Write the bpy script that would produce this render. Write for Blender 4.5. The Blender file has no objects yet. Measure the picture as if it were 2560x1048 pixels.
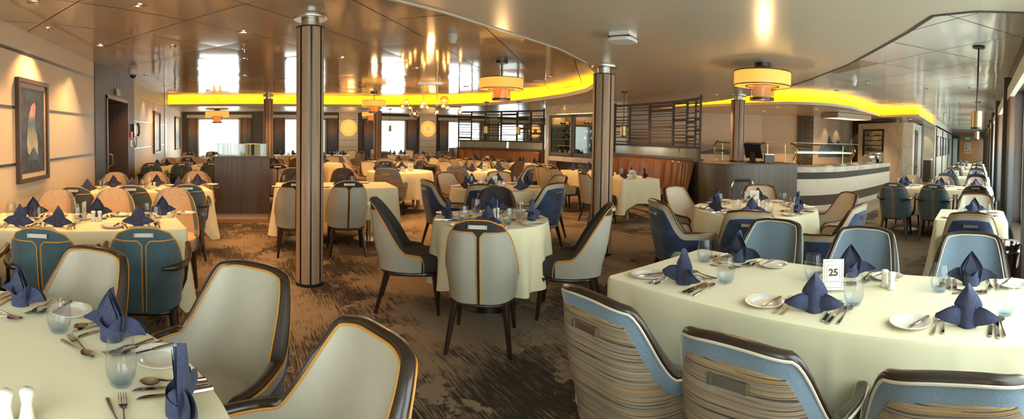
import bpy, math, random
from mathutils import Vector, Matrix
R=math.radians
rnd=random.Random(7)
sc=bpy.context.scene
C=sc.collection
# ------------------------------------------------------------------ node helpers
def newmat(name):
    m=bpy.data.materials.new(name); m.use_nodes=True
    nt=m.node_tree; b=nt.nodes.get('Principled BSDF')
    return m,nt,b
def tex(nt,kind,**kw):
    n=nt.nodes.new(kind)
    for k,v in kw.items():
        if k in n.inputs: n.inputs[k].default_value=v
        else: setattr(n,k,v)
    return n
def coords(nt,scale=(1,1,1),rot=(0,0,0),which='Object'):
    t=nt.nodes.new('ShaderNodeTexCoord'); m=nt.nodes.new('ShaderNodeMapping')
    m.inputs['Scale'].default_value=scale; m.inputs['Rotation'].default_value=rot
    nt.links.new(t.outputs[which],m.inputs['Vector']); return m.outputs['Vector']
def ramp(nt,fac,stops,interp='LINEAR'):
    r=nt.nodes.new('ShaderNodeValToRGB'); r.color_ramp.interpolation=interp
    e=r.color_ramp.elements
    while len(e)>1: e.remove(e[0])
    e[0].position=stops[0][0]; e[0].color=(*stops[0][1],1)
    for p,c in stops[1:]:
        x=e.new(p); x.color=(*c,1)
    nt.links.new(fac,r.inputs['Fac']); return r.outputs['Color']
def mat(name,col,rough=.5,metal=0,vary=.0,scale=(8,8,8),bump=0,bscale=200,ior=1.5,emit=None,es=0,coat=0,sheen=0,which='Object'):
    m,nt,b=newmat(name)
    b.inputs['Base Color'].default_value=(*col,1)
    b.inputs['Roughness'].default_value=rough; b.inputs['Metallic'].default_value=metal; b.inputs['IOR'].default_value=ior
    if coat: b.inputs['Coat Weight'].default_value=coat; b.inputs['Coat Roughness'].default_value=.08
    if sheen: b.inputs['Sheen Weight'].default_value=sheen
    n=tex(nt,'ShaderNodeTexNoise',Scale=1.0,Detail=4.0)
    nt.links.new(coords(nt,scale,which=which),n.inputs['Vector'])
    v=max(vary,.03)
    c=ramp(nt,n.outputs['Fac'],[(.3,tuple(x*(1-v) for x in col)),(.7,tuple(min(1,x*(1+v)) for x in col))])
    nt.links.new(c,b.inputs['Base Color'])
    if bump:
        n2=tex(nt,'ShaderNodeTexNoise',Scale=bscale,Detail=2.0)
        nt.links.new(coords(nt,which=which),n2.inputs['Vector'])
        bp=tex(nt,'ShaderNodeBump',Strength=bump,Distance=.004)
        nt.links.new(n2.outputs['Fac'],bp.inputs['Height']); nt.links.new(bp.outputs['Normal'],b.inputs['Normal'])
    if emit:
        b.inputs['Emission Color'].default_value=(*emit,1); b.inputs['Emission Strength'].default_value=es
    return m
def glassmat(name,tint,refl=1.0,rough=.02,grad=None,dens=0.0):
    m=bpy.data.materials.new(name); m.use_nodes=True; nt=m.node_tree
    for n in list(nt.nodes): nt.nodes.remove(n)
    o=nt.nodes.new('ShaderNodeOutputMaterial'); t=nt.nodes.new('ShaderNodeBsdfTransparent'); g=nt.nodes.new('ShaderNodeBsdfGlossy')
    t.inputs['Color'].default_value=(*tint,1); g.inputs['Roughness'].default_value=rough
    f=nt.nodes.new('ShaderNodeLayerWeight'); f.inputs['Blend'].default_value=.5
    pw=nt.nodes.new('ShaderNodeMath'); pw.operation='POWER'; pw.inputs[1].default_value=3.6; nt.links.new(f.outputs['Facing'],pw.inputs[0])
    mu=nt.nodes.new('ShaderNodeMath'); mu.operation='MULTIPLY_ADD'; mu.inputs[1].default_value=refl*.75; mu.inputs[2].default_value=dens+.03; mu.use_clamp=True
    nt.links.new(pw.outputs[0],mu.inputs[0])
    mx=nt.nodes.new('ShaderNodeMixShader'); nt.links.new(mu.outputs[0],mx.inputs[0]); nt.links.new(t.outputs[0],mx.inputs[1]); nt.links.new(g.outputs[0],mx.inputs[2])
    if grad:
        z=nt.nodes.new('ShaderNodeSeparateXYZ'); nt.links.new(coords(nt),z.inputs[0])
        mr=nt.nodes.new('ShaderNodeMapRange'); mr.inputs['From Min'].default_value=0; mr.inputs['From Max'].default_value=.06
        nt.links.new(z.outputs['Z'],mr.inputs['Value'])
        nt.links.new(ramp(nt,mr.outputs[0],[(0,grad),(1,tint)]),t.inputs['Color'])
    nt.links.new(mx.outputs[0],o.inputs[0]); return m
def emitmat(name,col,s):
    m=bpy.data.materials.new(name); m.use_nodes=True; nt=m.node_tree
    b=nt.nodes['Principled BSDF']; b.inputs['Base Color'].default_value=(*col,1); b.inputs['Roughness'].default_value=.6
    b.inputs['Emission Color'].default_value=(*col,1); b.inputs['Emission Strength'].default_value=s
    return m
M={}
M['cream_leather']=mat('cream_leather',(.43,.395,.315),.42,vary=.05,bump=.15,bscale=300)
M['cream_vinyl']=mat('cream_vinyl',(.40,.385,.315),.38,vary=.04)
M['navy_velvet']=mat('navy_velvet',(.018,.038,.100),.8,vary=.6,scale=(7,7,7),sheen=.3)
M['teal_velvet']=mat('teal_velvet',(.052,.092,.112),.8,vary=.3,scale=(6,6,6),sheen=.3)
M['blue_fabric']=mat('blue_fabric',(.145,.205,.27),.85,vary=.12,scale=(150,150,150),bump=.3,bscale=500,sheen=.3)
M['grey_fabric']=mat('charcoal_fabric',(.036,.028,.026),.9,vary=.12,scale=(120,120,120),bump=.3,bscale=400)
M['tweed']=mat('tan_tweed',(.46,.33,.22),.85,vary=.30,scale=(190,190,60),bump=.5,bscale=300)
M['wood']=mat('dark_walnut',(.022,.012,.008),.3,vary=.3,scale=(30,30,6),coat=.15)
M['piping']=mat('orange_piping',(.60,.26,.035),.5)
M['cream_piping']=mat('cream_piping',(.60,.53,.42),.5)
M['steel']=mat('brushed_steel',(.58,.55,.50),.3,metal=1)
M['cutlery']=mat('cutlery_steel',(.55,.48,.40),.14,metal=1)
M['chrome']=mat('chrome',(.8,.8,.8),.08,metal=1)
M['strap']=mat('vinyl_strap',(.55,.52,.45),.4)
M['cloth']=mat('cream_tablecloth',(.80,.735,.50),.85,vary=.03,scale=(4,4,4),bump=.12,bscale=60,sheen=.2)
M['napkin']=mat('navy_napkin',(.036,.045,.100),.9,vary=.25,scale=(60,60,60),bump=.4,bscale=350,sheen=.08)
M['china']=mat('white_china',(.80,.78,.72),.12,coat=.5)
M['glass']=glassmat('clear_glass',(.968,.974,.98),.62,.02,grad=(.80,.87,.96),dens=.0)
M['pane']=glassmat('pane_glass',(.90,.95,.93),1.0,.02)
M['frosted']=mat('reeded_glass',(.62,.72,.66),.25,vary=.35,scale=(60,60,.3))
M['acrylic']=glassmat('acrylic',(.93,.97,.94),1.2,.03,dens=.03)
M['paper']=mat('sign_paper',(.82,.80,.72),.6)
M['ink']=mat('sign_ink',(.07,.05,.03),.6)
M['greenline']=mat('green_line',(.12,.25,.10),.5)
M['laminate']=mat('dark_wood_laminate',(.085,.062,.048),.4,vary=.28,scale=(45,45,1.2))
M['laminate_grey']=mat('grey_wood_laminate',(.115,.095,.08),.4,vary=.3,scale=(45,45,1.0))
M['lattice']=mat('bronze_lattice',(.040,.026,.018),.55)
M['orange_leather']=mat('tan_orange_leather',(.22,.080,.020),.36,vary=.12,scale=(5,5,5))
M['white_trim']=mat('white_trim',(.66,.62,.54),.4)
M['wall_cream']=mat('cream_wall_panel',(.66,.59,.47),.5,vary=.03,scale=(200,200,3))
M['wall_dark']=mat('dark_grey_panel',(.055,.043,.034),.55,vary=.18,scale=(40,40,1))
M['strip']=mat('grey_strip',(.07,.065,.06),.3,metal=.5)
M['frame']=mat('picture_frame_wood',(.05,.03,.018),.35)
M['matboard']=mat('picture_mat',(.60,.53,.42),.7)
M['gunmetal']=mat('gunmetal',(.09,.075,.065),.3,metal=.9)
M['black']=mat('black_plastic',(.012,.012,.013),.35)
M['red']=mat('red_plastic',(.55,.03,.03),.4)
M['whiteplastic']=mat('white_plastic',(.72,.70,.66),.4)
M['brass']=mat('satin_brass',(.55,.40,.20),.28,metal=1)
M['brass2']=mat('dull_steel',(.30,.24,.17),.45,metal=.8)
M['brasstube']=mat('pendant_brass',(.42,.31,.15),.35,metal=.8)
M['shade']=emitmat('glowing_drum_shade',(1.0,.50,.09),.52)
M['shade_in']=emitmat('glowing_inner_shade',(1.0,.38,.10),.45)
M['shade_pink']=emitmat('inner_shade_faint_glow',(.80,.60,.46),.16)  # faint emission put into this inner shade
M['bulb']=emitmat('warm_bulb',(1,.62,.22),26)
M['cove']=emitmat('amber_cove_light',(1.0,.47,.004),2.3)
M['lampface']=emitmat('downlight_lens',(1,.66,.32),7)
M['dim_lens']=mat('downlight_reflector',(.35,.27,.18),.2,metal=1)
M['smoke']=glassmat('smoked_globe',(.95,.72,.42),1.6,.02,dens=.12)
M['curtain_base']=None
M['blind']=mat('cream_blind_box',(.60,.56,.44),.6)
M['hull']=mat('window_surround_brown',(.085,.058,.045),.45,vary=.2,scale=(20,20,1))
M['pot']=mat('bottle_green',(.015,.022,.015),.1,coat=.5)
M['label']=mat('bottle_paper',(.62,.52,.36),.7)
M['orange_wall']=mat('orange_door_laminate',(.55,.22,.05),.45,vary=.1)
M['ceil_low']=None
# carpet
def carpet():
    m,nt,b=newmat('patterned_carpet'); b.inputs['Roughness'].default_value=.95
    L=nt.links
    v=coords(nt,(1,1,1))
    st=tex(nt,'ShaderNodeTexNoise',Scale=1.0,Detail=3.0,Roughness=.6); L.new(coords(nt,(92,2.0,1)),st.inputs['Vector'])
    st2=tex(nt,'ShaderNodeTexNoise',Scale=1.0,Detail=2.0); L.new(coords(nt,(240,8,1)),st2.inputs['Vector'])
    big=tex(nt,'ShaderNodeTexNoise',Scale=.75,Detail=8.0,Roughness=.62); L.new(v,big.inputs['Vector'])
    big2=tex(nt,'ShaderNodeTexNoise',Scale=1.5,Detail=9.0,Roughness=.68); L.new(coords(nt,(1.0,.8,1),(0,0,.7)),big2.inputs['Vector'])
    add=nt.nodes.new('ShaderNodeMath'); add.operation='MULTIPLY_ADD'; add.inputs[1].default_value=.55; L.new(st2.outputs['Fac'],add.inputs[0]); L.new(st.outputs['Fac'],add.inputs[2])
    sub=nt.nodes.new('ShaderNodeMath'); sub.operation='MULTIPLY_ADD'; sub.inputs[1].default_value=2.0; L.new(big.outputs['Fac'],sub.inputs[0]); L.new(add.outputs[0],sub.inputs[2])
    c1=ramp(nt,sub.outputs[0],[(0,(0.03,.024,.019))],'LINEAR')
    mr=nt.nodes.new('ShaderNodeMapRange'); mr.inputs['From Min'].default_value=.40; mr.inputs['From Max'].default_value=.60; mr.inputs['To Min'].default_value=.40; mr.inputs['To Max'].default_value=.64; L.new(big.outputs['Fac'],mr.inputs['Value'])
    li=nt.nodes.new('ShaderNodeMath'); li.operation='MULTIPLY_ADD'; li.inputs[1].default_value=.5; L.new(st2.outputs['Fac'],li.inputs[0]); hs=nt.nodes.new('ShaderNodeMath'); hs.operation='MULTIPLY'; hs.inputs[1].default_value=.5; L.new(st.outputs['Fac'],hs.inputs[0]); L.new(hs.outputs[0],li.inputs[2])
    df=nt.nodes.new('ShaderNodeMath'); df.operation='SUBTRACT'; L.new(li.outputs[0],df.inputs[0]); L.new(mr.outputs[0],df.inputs[1])
    d2=nt.nodes.new('ShaderNodeMath'); d2.operation='MULTIPLY_ADD'; d2.inputs[1].default_value=9; d2.inputs[2].default_value=.5; d2.use_clamp=True; L.new(df.outputs[0],d2.inputs[0])
    c1=ramp(nt,d2.outputs[0],[(.0,(.27,.21,.15)),(.4,(.20,.155,.11)),(1,(.028,.022,.018))])
    dk=ramp(nt,big2.outputs['Fac'],[(.64,(0,0,0)),(.66,(1,1,1))])
    mx=nt.nodes.new('ShaderNodeMix'); mx.data_type='RGBA'; L.new(dk,mx.inputs['Factor']); L.new(c1,mx.inputs['A'])
    dcol=ramp(nt,st2.outputs['Fac'],[(.35,(.018,.015,.013)),(.7,(.07,.053,.04))]); L.new(dcol,mx.inputs['B'])
    lt=ramp(nt,big2.outputs['Fac'],[(.435,(1,1,1)),(.45,(0,0,0))])
    mx2=nt.nodes.new('ShaderNodeMix'); mx2.data_type='RGBA'; L.new(lt,mx2.inputs['Factor']); L.new(mx.outputs['Result'],mx2.inputs['A'])
    mx2.inputs['B'].default_value=(.26,.20,.145,1)
    L.new(mx2.outputs['Result'],b.inputs['Base Color'])
    bp=tex(nt,'ShaderNodeBump',Strength=.25,Distance=.003); L.new(st2.outputs['Fac'],bp.inputs['Height']); L.new(bp.outputs['Normal'],b.inputs['Normal'])
    return m
M['carpet']=carpet()
def tilefloor():
    m,nt,b=newmat('stone_tile_floor'); L=nt.links; b.inputs['Roughness'].default_value=.3
    br=tex(nt,'ShaderNodeTexBrick',Scale=1.6,**{'Mortar Size':.008,'Row Height':.38,'Brick Width':.75})
    br.inputs['Color1'].default_value=(.30,.21,.13,1); br.inputs['Color2'].default_value=(.25,.17,.105,1); br.inputs['Mortar'].default_value=(.12,.09,.06,1)
    L.new(coords(nt),br.inputs['Vector']); L.new(br.outputs['Color'],b.inputs['Base Color']); return m
M['tilefloor']=tilefloor()
def stripes():
    m,nt,b=newmat('striped_upholstery'); L=nt.links; b.inputs['Roughness'].default_value=.85
    n=tex(nt,'ShaderNodeTexNoise',Scale=1.0,Detail=4.0,Roughness=.75); L.new(coords(nt,(.10,.10,27)),n.inputs['Vector'])
    c=ramp(nt,n.outputs['Fac'],[(.0,(.03,.022,.018)),(.36,(.30,.235,.16)),(.42,(.035,.024,.020)),(.445,(.32,.26,.18)),(.475,(.06,.045,.038)),(.495,(.34,.27,.19)),(.525,(.33,.17,.035)),(.55,(.30,.24,.17)),(.575,(.035,.024,.02)),(.60,(.28,.23,.17)),(.65,(.12,.10,.09))],'CONSTANT')
    L.new(c,b.inputs['Base Color'])
    n2=tex(nt,'ShaderNodeTexNoise',Scale=400.0); L.new(coords(nt),n2.inputs['Vector'])
    bp=tex(nt,'ShaderNodeBump',Strength=.3,Distance=.003); L.new(n2.outputs['Fac'],bp.inputs['Height']); L.new(bp.outputs['Normal'],b.inputs['Normal'])
    return m
M['stripes']=stripes()
def pillarwood():
    m,nt,b=newmat('pillar_wood'); L=nt.links; b.inputs['Roughness'].default_value=.6
    n=tex(nt,'ShaderNodeTexNoise',Scale=1.0,Detail=5.0,Roughness=.6); L.new(coords(nt,(34,34,1.6)),n.inputs['Vector'])
    L.new(ramp(nt,n.outputs['Fac'],[(.3,(.27,.17,.105)),(.5,(.37,.245,.155)),(.7,(.46,.32,.215))]),b.inputs['Base Color']); return m
M['pillarwood']=pillarwood()
def marble():
    m,nt,b=newmat('veined_marble'); L=nt.links; b.inputs['Roughness'].default_value=.22
    n=tex(nt,'ShaderNodeTexNoise',Scale=.9,Detail=7.0,Roughness=.55,Distortion=1.2); L.new(coords(nt),n.inputs['Vector'])
    L.new(ramp(nt,n.outputs['Fac'],[(.44,(.62,.57,.47)),(.49,(.56,.51,.42)),(.505,(.42,.37,.30)),(.515,(.60,.55,.45)),(.6,(.66,.61,.51))]),b.inputs['Base Color']); return m
M['marble']=marble()
def tilecol():
    m,nt,b=newmat('glazed_dark_tiles'); L=nt.links; b.inputs['Roughness'].default_value=.15
    br=tex(nt,'ShaderNodeTexBrick',Scale=3.0,**{'Mortar Size':.012}); br.inputs['Color1'].default_value=(.04,.03,.02,1); br.inputs['Color2'].default_value=(.07,.05,.035,1); br.inputs['Mortar'].default_value=(.15,.12,.09,1)
    L.new(coords(nt,(1,1,1),(R(90),0,0)),br.inputs['Vector']); L.new(br.outputs['Color'],b.inputs['Base Color']); return m
M['tilecol']=tilecol()
def curtain():
    m,nt,b=newmat('ombre_curtain'); L=nt.links; b.inputs['Roughness'].default_value=.85
    z=nt.nodes.new('ShaderNodeSeparateXYZ'); L.new(coords(nt),z.inputs[0])
    mr=nt.nodes.new('ShaderNodeMapRange'); mr.inputs['From Min'].default_value=0; mr.inputs['From Max'].default_value=2.1; L.new(z.outputs['Z'],mr.inputs['Value'])
    L.new(ramp(nt,mr.outputs[0],[(.3,(.10,.125,.16)),(.62,(.24,.27,.31)),(.76,(.42,.30,.23)),(.88,(.34,.22,.165)),(1,(.24,.15,.12))]),b.inputs['Base Color']); return m
M['curtain']=curtain()
def ceilup(nm='glossy_ceiling_tiles',col=(.56,.45,.32,1)):
    m,nt,b=newmat(nm); L=nt.links
    b.inputs['Base Color'].default_value=col; b.inputs['Roughness'].default_value=.10; b.inputs['IOR'].default_value=1.9
    n=tex(nt,'ShaderNodeTexNoise',Scale=1.1,Detail=2.0); L.new(coords(nt),n.inputs['Vector'])
    L.new(ramp(nt,n.outputs['Fac'],[(.3,tuple(x*.93 for x in col[:3])),(.7,col[:3])]),b.inputs['Base Color']); return m
M['ceil_up']=ceilup(); M['ceil_up_daylit']=ceilup('daylit_glossy_ceiling_tiles',(.92,.88,.78,1))  # second one: same tiles, window bounce light put into a lighter colour
def ceillow():
    m,nt,b=newmat('satin_ceiling_panels'); L=nt.links; b.inputs['Roughness'].default_value=.27; b.inputs['IOR'].default_value=1.7
    br=tex(nt,'ShaderNodeTexBrick',Scale=1.0,offset=.0,**{'Mortar Size':.0035,'Row Height':1.3,'Brick Width':3.2})
    br.inputs['Color1'].default_value=(.58,.50,.38,1); br.inputs['Color2'].default_value=(.575,.495,.375,1); br.inputs['Mortar'].default_value=(.64,.56,.44,1)
    L.new(coords(nt),br.inputs['Vector']); L.new(br.outputs['Color'],b.inputs['Base Color']); return m
M['ceil_low']=ceillow()
def mural(name,kind):
    m,nt,b=newmat(name); L=nt.links; b.inputs['Roughness'].default_value=.45
    z=nt.nodes.new('ShaderNodeSeparateXYZ'); v=coords(nt,which='Generated'); L.new(v,z.inputs[0])
    n=tex(nt,'ShaderNodeTexNoise',Scale=3.2,Detail=8.0,Roughness=.62); L.new(v,n.inputs['Vector'])
    if kind=='open':
        n.inputs['Scale'].default_value=1.0; L.new(coords(nt,(30,30,3)),n.inputs['Vector'])
        a=ramp(nt,z.outputs['Z'],[(.0,(.50,.36,.30)),(.18,(.62,.60,.45)),(.45,(.30,.36,.28)),(.58,(.10,.18,.24)),(.68,(.14,.22,.30)),(.76,(.62,.38,.34)),(1,(.55,.33,.30))])
        bb=ramp(nt,n.outputs['Fac'],[(.35,(.55,.55,.55)),(.6,(1,1,1))]); mx=nt.nodes.new('ShaderNodeMix'); mx.data_type='RGBA'; mx.blend_type='MULTIPLY'; mx.inputs['Factor'].default_value=1; L.new(a,mx.inputs['A']); L.new(bb,mx.inputs['B']); L.new(mx.outputs['Result'],b.inputs['Base Color'])
    elif kind=='cave':
        # dark arch around a pale opening with a still pool below
        sx=nt.nodes.new('ShaderNodeMath'); sx.operation='SUBTRACT'; sx.inputs[1].default_value=.5; L.new(z.outputs['Y'],sx.inputs[0])
        ab=nt.nodes.new('ShaderNodeMath'); ab.operation='ABSOLUTE'; L.new(sx.outputs[0],ab.inputs[0])
        zz=nt.nodes.new('ShaderNodeMath'); zz.operation='SUBTRACT'; zz.inputs[1].default_value=.48; L.new(z.outputs['Z'],zz.inputs[0])
        z2=nt.nodes.new('ShaderNodeMath'); z2.operation='MULTIPLY'; L.new(zz.outputs[0],z2.inputs[0]); L.new(zz.outputs[0],z2.inputs[1])
        a=nt.nodes.new('ShaderNodeMath'); a.operation='MULTIPLY_ADD'; a.inputs[1].default_value=1.5; L.new(z2.outputs[0],a.inputs[0]); L.new(ab.outputs[0],a.inputs[2])
        w=nt.nodes.new('ShaderNodeMath'); w.operation='MULTIPLY_ADD'; w.inputs[1].default_value=.34; L.new(n.outputs['Fac'],w.inputs[0]); L.new(a.outputs[0],w.inputs[2])
        arch=ramp(nt,w.outputs[0],[(.365,(1,1,1)),(.385,(0,0,0))])
        sky=ramp(nt,z.outputs['Z'],[(.1,(.02,.03,.05)),(.2,(.10,.12,.14)),(.27,(.45,.30,.26)),(.4,(.20,.21,.17)),(.58,(.05,.08,.12)),(.72,(.42,.25,.23))])
        rock=ramp(nt,n.outputs['Fac'],[(.3,(.012,.020,.038)),(.7,(.085,.11,.15))])
        mx=nt.nodes.new('ShaderNodeMix'); mx.data_type='RGBA'; L.new(arch,mx.inputs['Factor']); L.new(rock,mx.inputs['A']); L.new(sky,mx.inputs['B'])
        L.new(mx.outputs['Result'],b.inputs['Base Color'])
    else:
        d=nt.nodes.new('ShaderNodeMath'); d.operation='MULTIPLY_ADD'; d.inputs[1].default_value=.45; L.new(n.outputs['Fac'],d.inputs[0]); L.new(z.outputs['Z'],d.inputs[2])
        L.new(ramp(nt,d.outputs[0],[(.3,(.28,.25,.2)),(.48,(.20,.22,.23)),(.56,(.10,.13,.17)),(.68,(.16,.20,.24)),(.8,(.35,.36,.34)),(1,(.5,.47,.42))]),b.inputs['Base Color'])
    return m
M['cave']=mat('sea_cave_rock_print',(.022,.034,.060),.45,vary=.85,scale=(9,9,9)); M['caveopen']=mural('sea_cave_opening_print','open'); M['seaprint']=mural('sea_print','sea')
def beachmural():
    m,nt,b=newmat('beach_mural_wall'); L=nt.links; b.inputs['Roughness'].default_value=.5
    z=nt.nodes.new('ShaderNodeSeparateXYZ'); L.new(coords(nt),z.inputs[0])
    n=tex(nt,'ShaderNodeTexNoise',Scale=.8,Detail=6.0); L.new(coords(nt,(1,1,2)),n.inputs['Vector'])
    d=nt.nodes.new('ShaderNodeMath'); d.operation='MULTIPLY_ADD'; d.inputs[1].default_value=.35; L.new(n.outputs['Fac'],d.inputs[0]); L.new(z.outputs['Z'],d.inputs[2])
    mr=nt.nodes.new('ShaderNodeMapRange'); mr.inputs['From Max'].default_value=2.5; L.new(d.outputs[0],mr.inputs['Value'])
    L.new(ramp(nt,mr.outputs[0],[(.40,(.55,.43,.29)),(.50,(.58,.46,.32)),(.53,(.26,.21,.17)),(.60,(.30,.25,.20)),(.66,(.55,.46,.34)),(.8,(.64,.55,.42))]),b.inputs['Base Color']); return m
M['mural']=beachmural()
M['bluerock']=mat('blue_rock_print',(.06,.10,.16),.5,vary=.6,scale=(3,3,3))
# ------------------------------------------------------------------ mesh helpers
class MB:
    def __init__(s): s.v=[]; s.f=[]
    def add(s,vs,fs):
        o=len(s.v); s.v+= [tuple(p) for p in vs]; s.f+=[tuple(i+o for i in f) for f in fs]; return s
    def grid(s,rows,closed=False,flip=False):
        n=len(rows[0]); vs=[p for r in rows for p in r]; fs=[]
        for i in range(len(rows)-1):
            for j in range(n if closed else n-1):
                a=i*n+j; b=i*n+(j+1)%n; c=(i+1)*n+(j+1)%n; d=(i+1)*n+j
                fs.append((a,d,c,b) if flip else (a,b,c,d))
        return s.add(vs,fs)
    def box(s,x0,x1,y0,y1,z0,z1,T=None):
        vs=[(x,y,z) for z in (z0,z1) for y in (y0,y1) for x in (x0,x1)]
        if T: vs=[T(*p) for p in vs]
        return s.add(vs,[(0,2,3,1),(4,5,7,6),(0,1,5,4),(2,6,7,3),(0,4,6,2),(1,3,7,5)])
    def lathe(s,prof,n=20,c=(0,0),cap=False):
        rows=[[(c[0]+r*math.cos(2*math.pi*k/n),c[1]+r*math.sin(2*math.pi*k/n),z) for k in range(n)] for r,z in prof]
        s.grid(rows,closed=True)
        if cap:
            s.add(rows[0],[tuple(range(n))[::-1]]); s.add(rows[-1],[tuple(range(n))])
        return s
    def tube(s,pts,r,n=8,cap=True,closed=False):
        pts=[Vector(p) for p in pts]; rs=r if isinstance(r,(list,tuple)) else [r]*len(pts)
        rows=[]; prev=None; N=len(pts)
        for i,p in enumerate(pts):
            if closed: t=(pts[(i+1)%N]-pts[i-1])
            else: t=(pts[min(i+1,N-1)]-pts[max(i-1,0)])
            if t.length<1e-9: t=Vector((0,0,1))
            t.normalize()
            if prev is None:
                a=Vector((0,0,1)) if abs(t.z)<.9 else Vector((1,0,0))
                u=t.cross(a).normalized()
            else:
                u=(prev-t*prev.dot(t)); 
                u=u.normalized() if u.length>1e-6 else t.orthogonal().normalized()
            prev=u; w=t.cross(u)
            rows.append([tuple(p+(u*math.cos(2*math.pi*k/n)+w*math.sin(2*math.pi*k/n))*rs[i]) for k in range(n)])
        if closed: rows.append(rows[0])
        s.grid(rows,closed=True)
        if cap and not closed:
            s.add(rows[0],[tuple(range(n))[::-1]]); s.add(rows[-1],[tuple(range(n))])
        return s
    def prism(s,poly,z0,z1):
        n=len(poly); s.add([(x,y,z0) for x,y in poly]+[(x,y,z1) for x,y in poly],
            [tuple(range(n))[::-1],tuple(range(n,2*n))]+[(i,(i+1)%n,n+(i+1)%n,n+i) for i in range(n)]); return s
    def mesh(s,name,m,smooth=40):
        me=bpy.data.meshes.new(name); me.from_pydata(s.v,[],s.f); me.validate(); me.update()
        if smooth:
            me.shade_smooth()
            try: me.set_sharp_from_angle(angle=R(smooth))
            except Exception: pass
        if m: me.materials.append(m)
        return me
def link(o,parent=None):
    C.objects.link(o)
    if parent: o.parent=parent
    return o
def obj(name,mb,m,parent=None,loc=None,smooth=40):
    me=mb if isinstance(mb,bpy.types.Mesh) else mb.mesh(name,m,smooth)
    o=bpy.data.objects.new(name,me)
    if loc: o.location=loc
    return link(o,parent)
def tag(o,label,cat,group=None,kind=None):
    o['label']=label; o['category']=cat
    if group: o['group']=group
    if kind: o['kind']=kind
    return o
def thing(name,label,cat,loc=(0,0,0),rz=0,group=None):
    o=bpy.data.objects.new(name,None); o.empty_display_size=.1; link(o); o.location=loc; o.rotation_euler=(0,0,rz)
    return tag(o,label,cat,group)
def struct(name,mb,m,parent=None,smooth=30):
    o=obj(name,mb,m,parent,smooth=smooth)
    if not parent: o['kind']='structure'
    return o
def kids(o): return [c for c in ALLCH.get(o.name,[])]
ALLCH={}
def proto_children(root):
    return [c for c in C.objects if c.parent==root]
class Proto:
    """keeps one thing and makes further copies of it with its parts and sub-parts"""
    def __init__(s,root):
        s.root=root; s.tree=[(c,[g for g in proto_children(c)]) for c in proto_children(root)]; s.used=False
    def put(s,loc,rz,label,cat=None,group=None,scale=None):
        if not s.used: r=s.root; s.used=True
        else:
            r=s.root.copy(); C.objects.link(r)
            for c,gs in s.tree:
                c2=c.copy(); C.objects.link(c2); c2.parent=r
                for g in gs:
                    g2=g.copy(); C.objects.link(g2); g2.parent=c2
        r.location=loc; r.rotation_euler=(0,0,rz); r['label']=label
        if group: r['group']=group
        if scale: r.scale=(scale,)*3 if not isinstance(scale,tuple) else scale
        return r
def catmull(P,n):
    out=[]; P=[Vector(p) for p in P]; Q=[P[0]*2-P[1]]+P+[P[-1]*2-P[-2]]
    for i in range(1,len(Q)-2):
        for k in range(n):
            t=k/n; a,b,c,d=Q[i-1],Q[i],Q[i+1],Q[i+2]
            out.append(.5*((2*b)+(c-a)*t+(2*a-5*b+4*c-d)*t*t+(3*b-a-3*c+d)*t**3))
    out.append(P[-1]); return out
def sstep(a,b,x):
    t=max(0,min(1,(x-a)/(b-a))); return t*t*(3-2*t)
# ------------------------------------------------------------------ chairs
def half_plan(pts):
    pts=pts[:1]+[tuple(.25*a+.5*b+.25*c for a,b,c in zip(pts[i-1],pts[i],pts[i+1])) if i in (2,3) else pts[i] for i in range(1,len(pts)-1)]+pts[-1:]
    """pts from the middle of the back (0,-y) to the front of the side; returns sampler u 0..1 -> (x,y)"""
    c=catmull([(p[0],p[1],0) for p in [(-pts[1][0],pts[1][1])]+pts],16)[16:]
    L=[0]
    for i in range(1,len(c)): L.append(L[-1]+(c[i]-c[i-1]).length)
    T=L[-1]
    def f(u):
        a=abs(u)*T
        for i in range(1,len(c)):
            if L[i]>=a or i==len(c)-1:
                t=(a-L[i-1])/max(1e-9,L[i]-L[i-1]); p=c[i-1].lerp(c[i],min(1,t)); break
        return Vector((math.copysign(p.x,u) if u else 0,p.y,0))
    return f
class Shell:
    def __init__(s,plan,h,zb,th,rec,tb=.88,nar=0.0,wide=0.0):
        s.H=h(0)
        s.f=half_plan(plan); s.h=h; s.zb=zb; s.th=th; s.rec=rec; s.tb=tb; s.nar=nar
    def n(s,u):
        e=.01; a=s.f(max(-1,min(1,u-e))); b=s.f(max(-1,min(1,u+e))); t=(b-a); t=t.normalized() if t.length>1e-9 else Vector((1,0,0))
        return Vector((t.y,-t.x,0))
    def pos(s,u,z,off=0):
        p=s.f(u)+s.n(u)*off
        k=s.tb+(1-s.tb)*sstep(s.zb,s.zb+.28,z)
        wb=sstep(.02,-.20,p.y)
        x=p.x*k*(1-s.nar*max(0,z-.60)); y=p.y*k-s.rec*max(0,z-.42)*wb
        if off<-.02: y+=.075*wb*(1-sstep(.42,s.H,z))
        return Vector((x,y,z))
def us(n,a=-1,b=1):
    return [a+(b-a)*(.5-.5*math.cos(math.pi*i/n)*.35-.0+ (i/n-.5)*.65) if False else a+(b-a)*i/n for i in range(n+1)]
def warp(n):
    n=int(n*1.7)
    return [math.copysign(1-(1-abs(-1+2*i/n))**1.25,-1+2*i/n) for i in range(n+1)]
def warp_old(n):
    # denser toward the two front ends
    L=[]
    for i in range(n+1):
        t=-1+2*i/n; L.append(math.copysign(1-(1-abs(t))**1.5,t))
    return L
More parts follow.
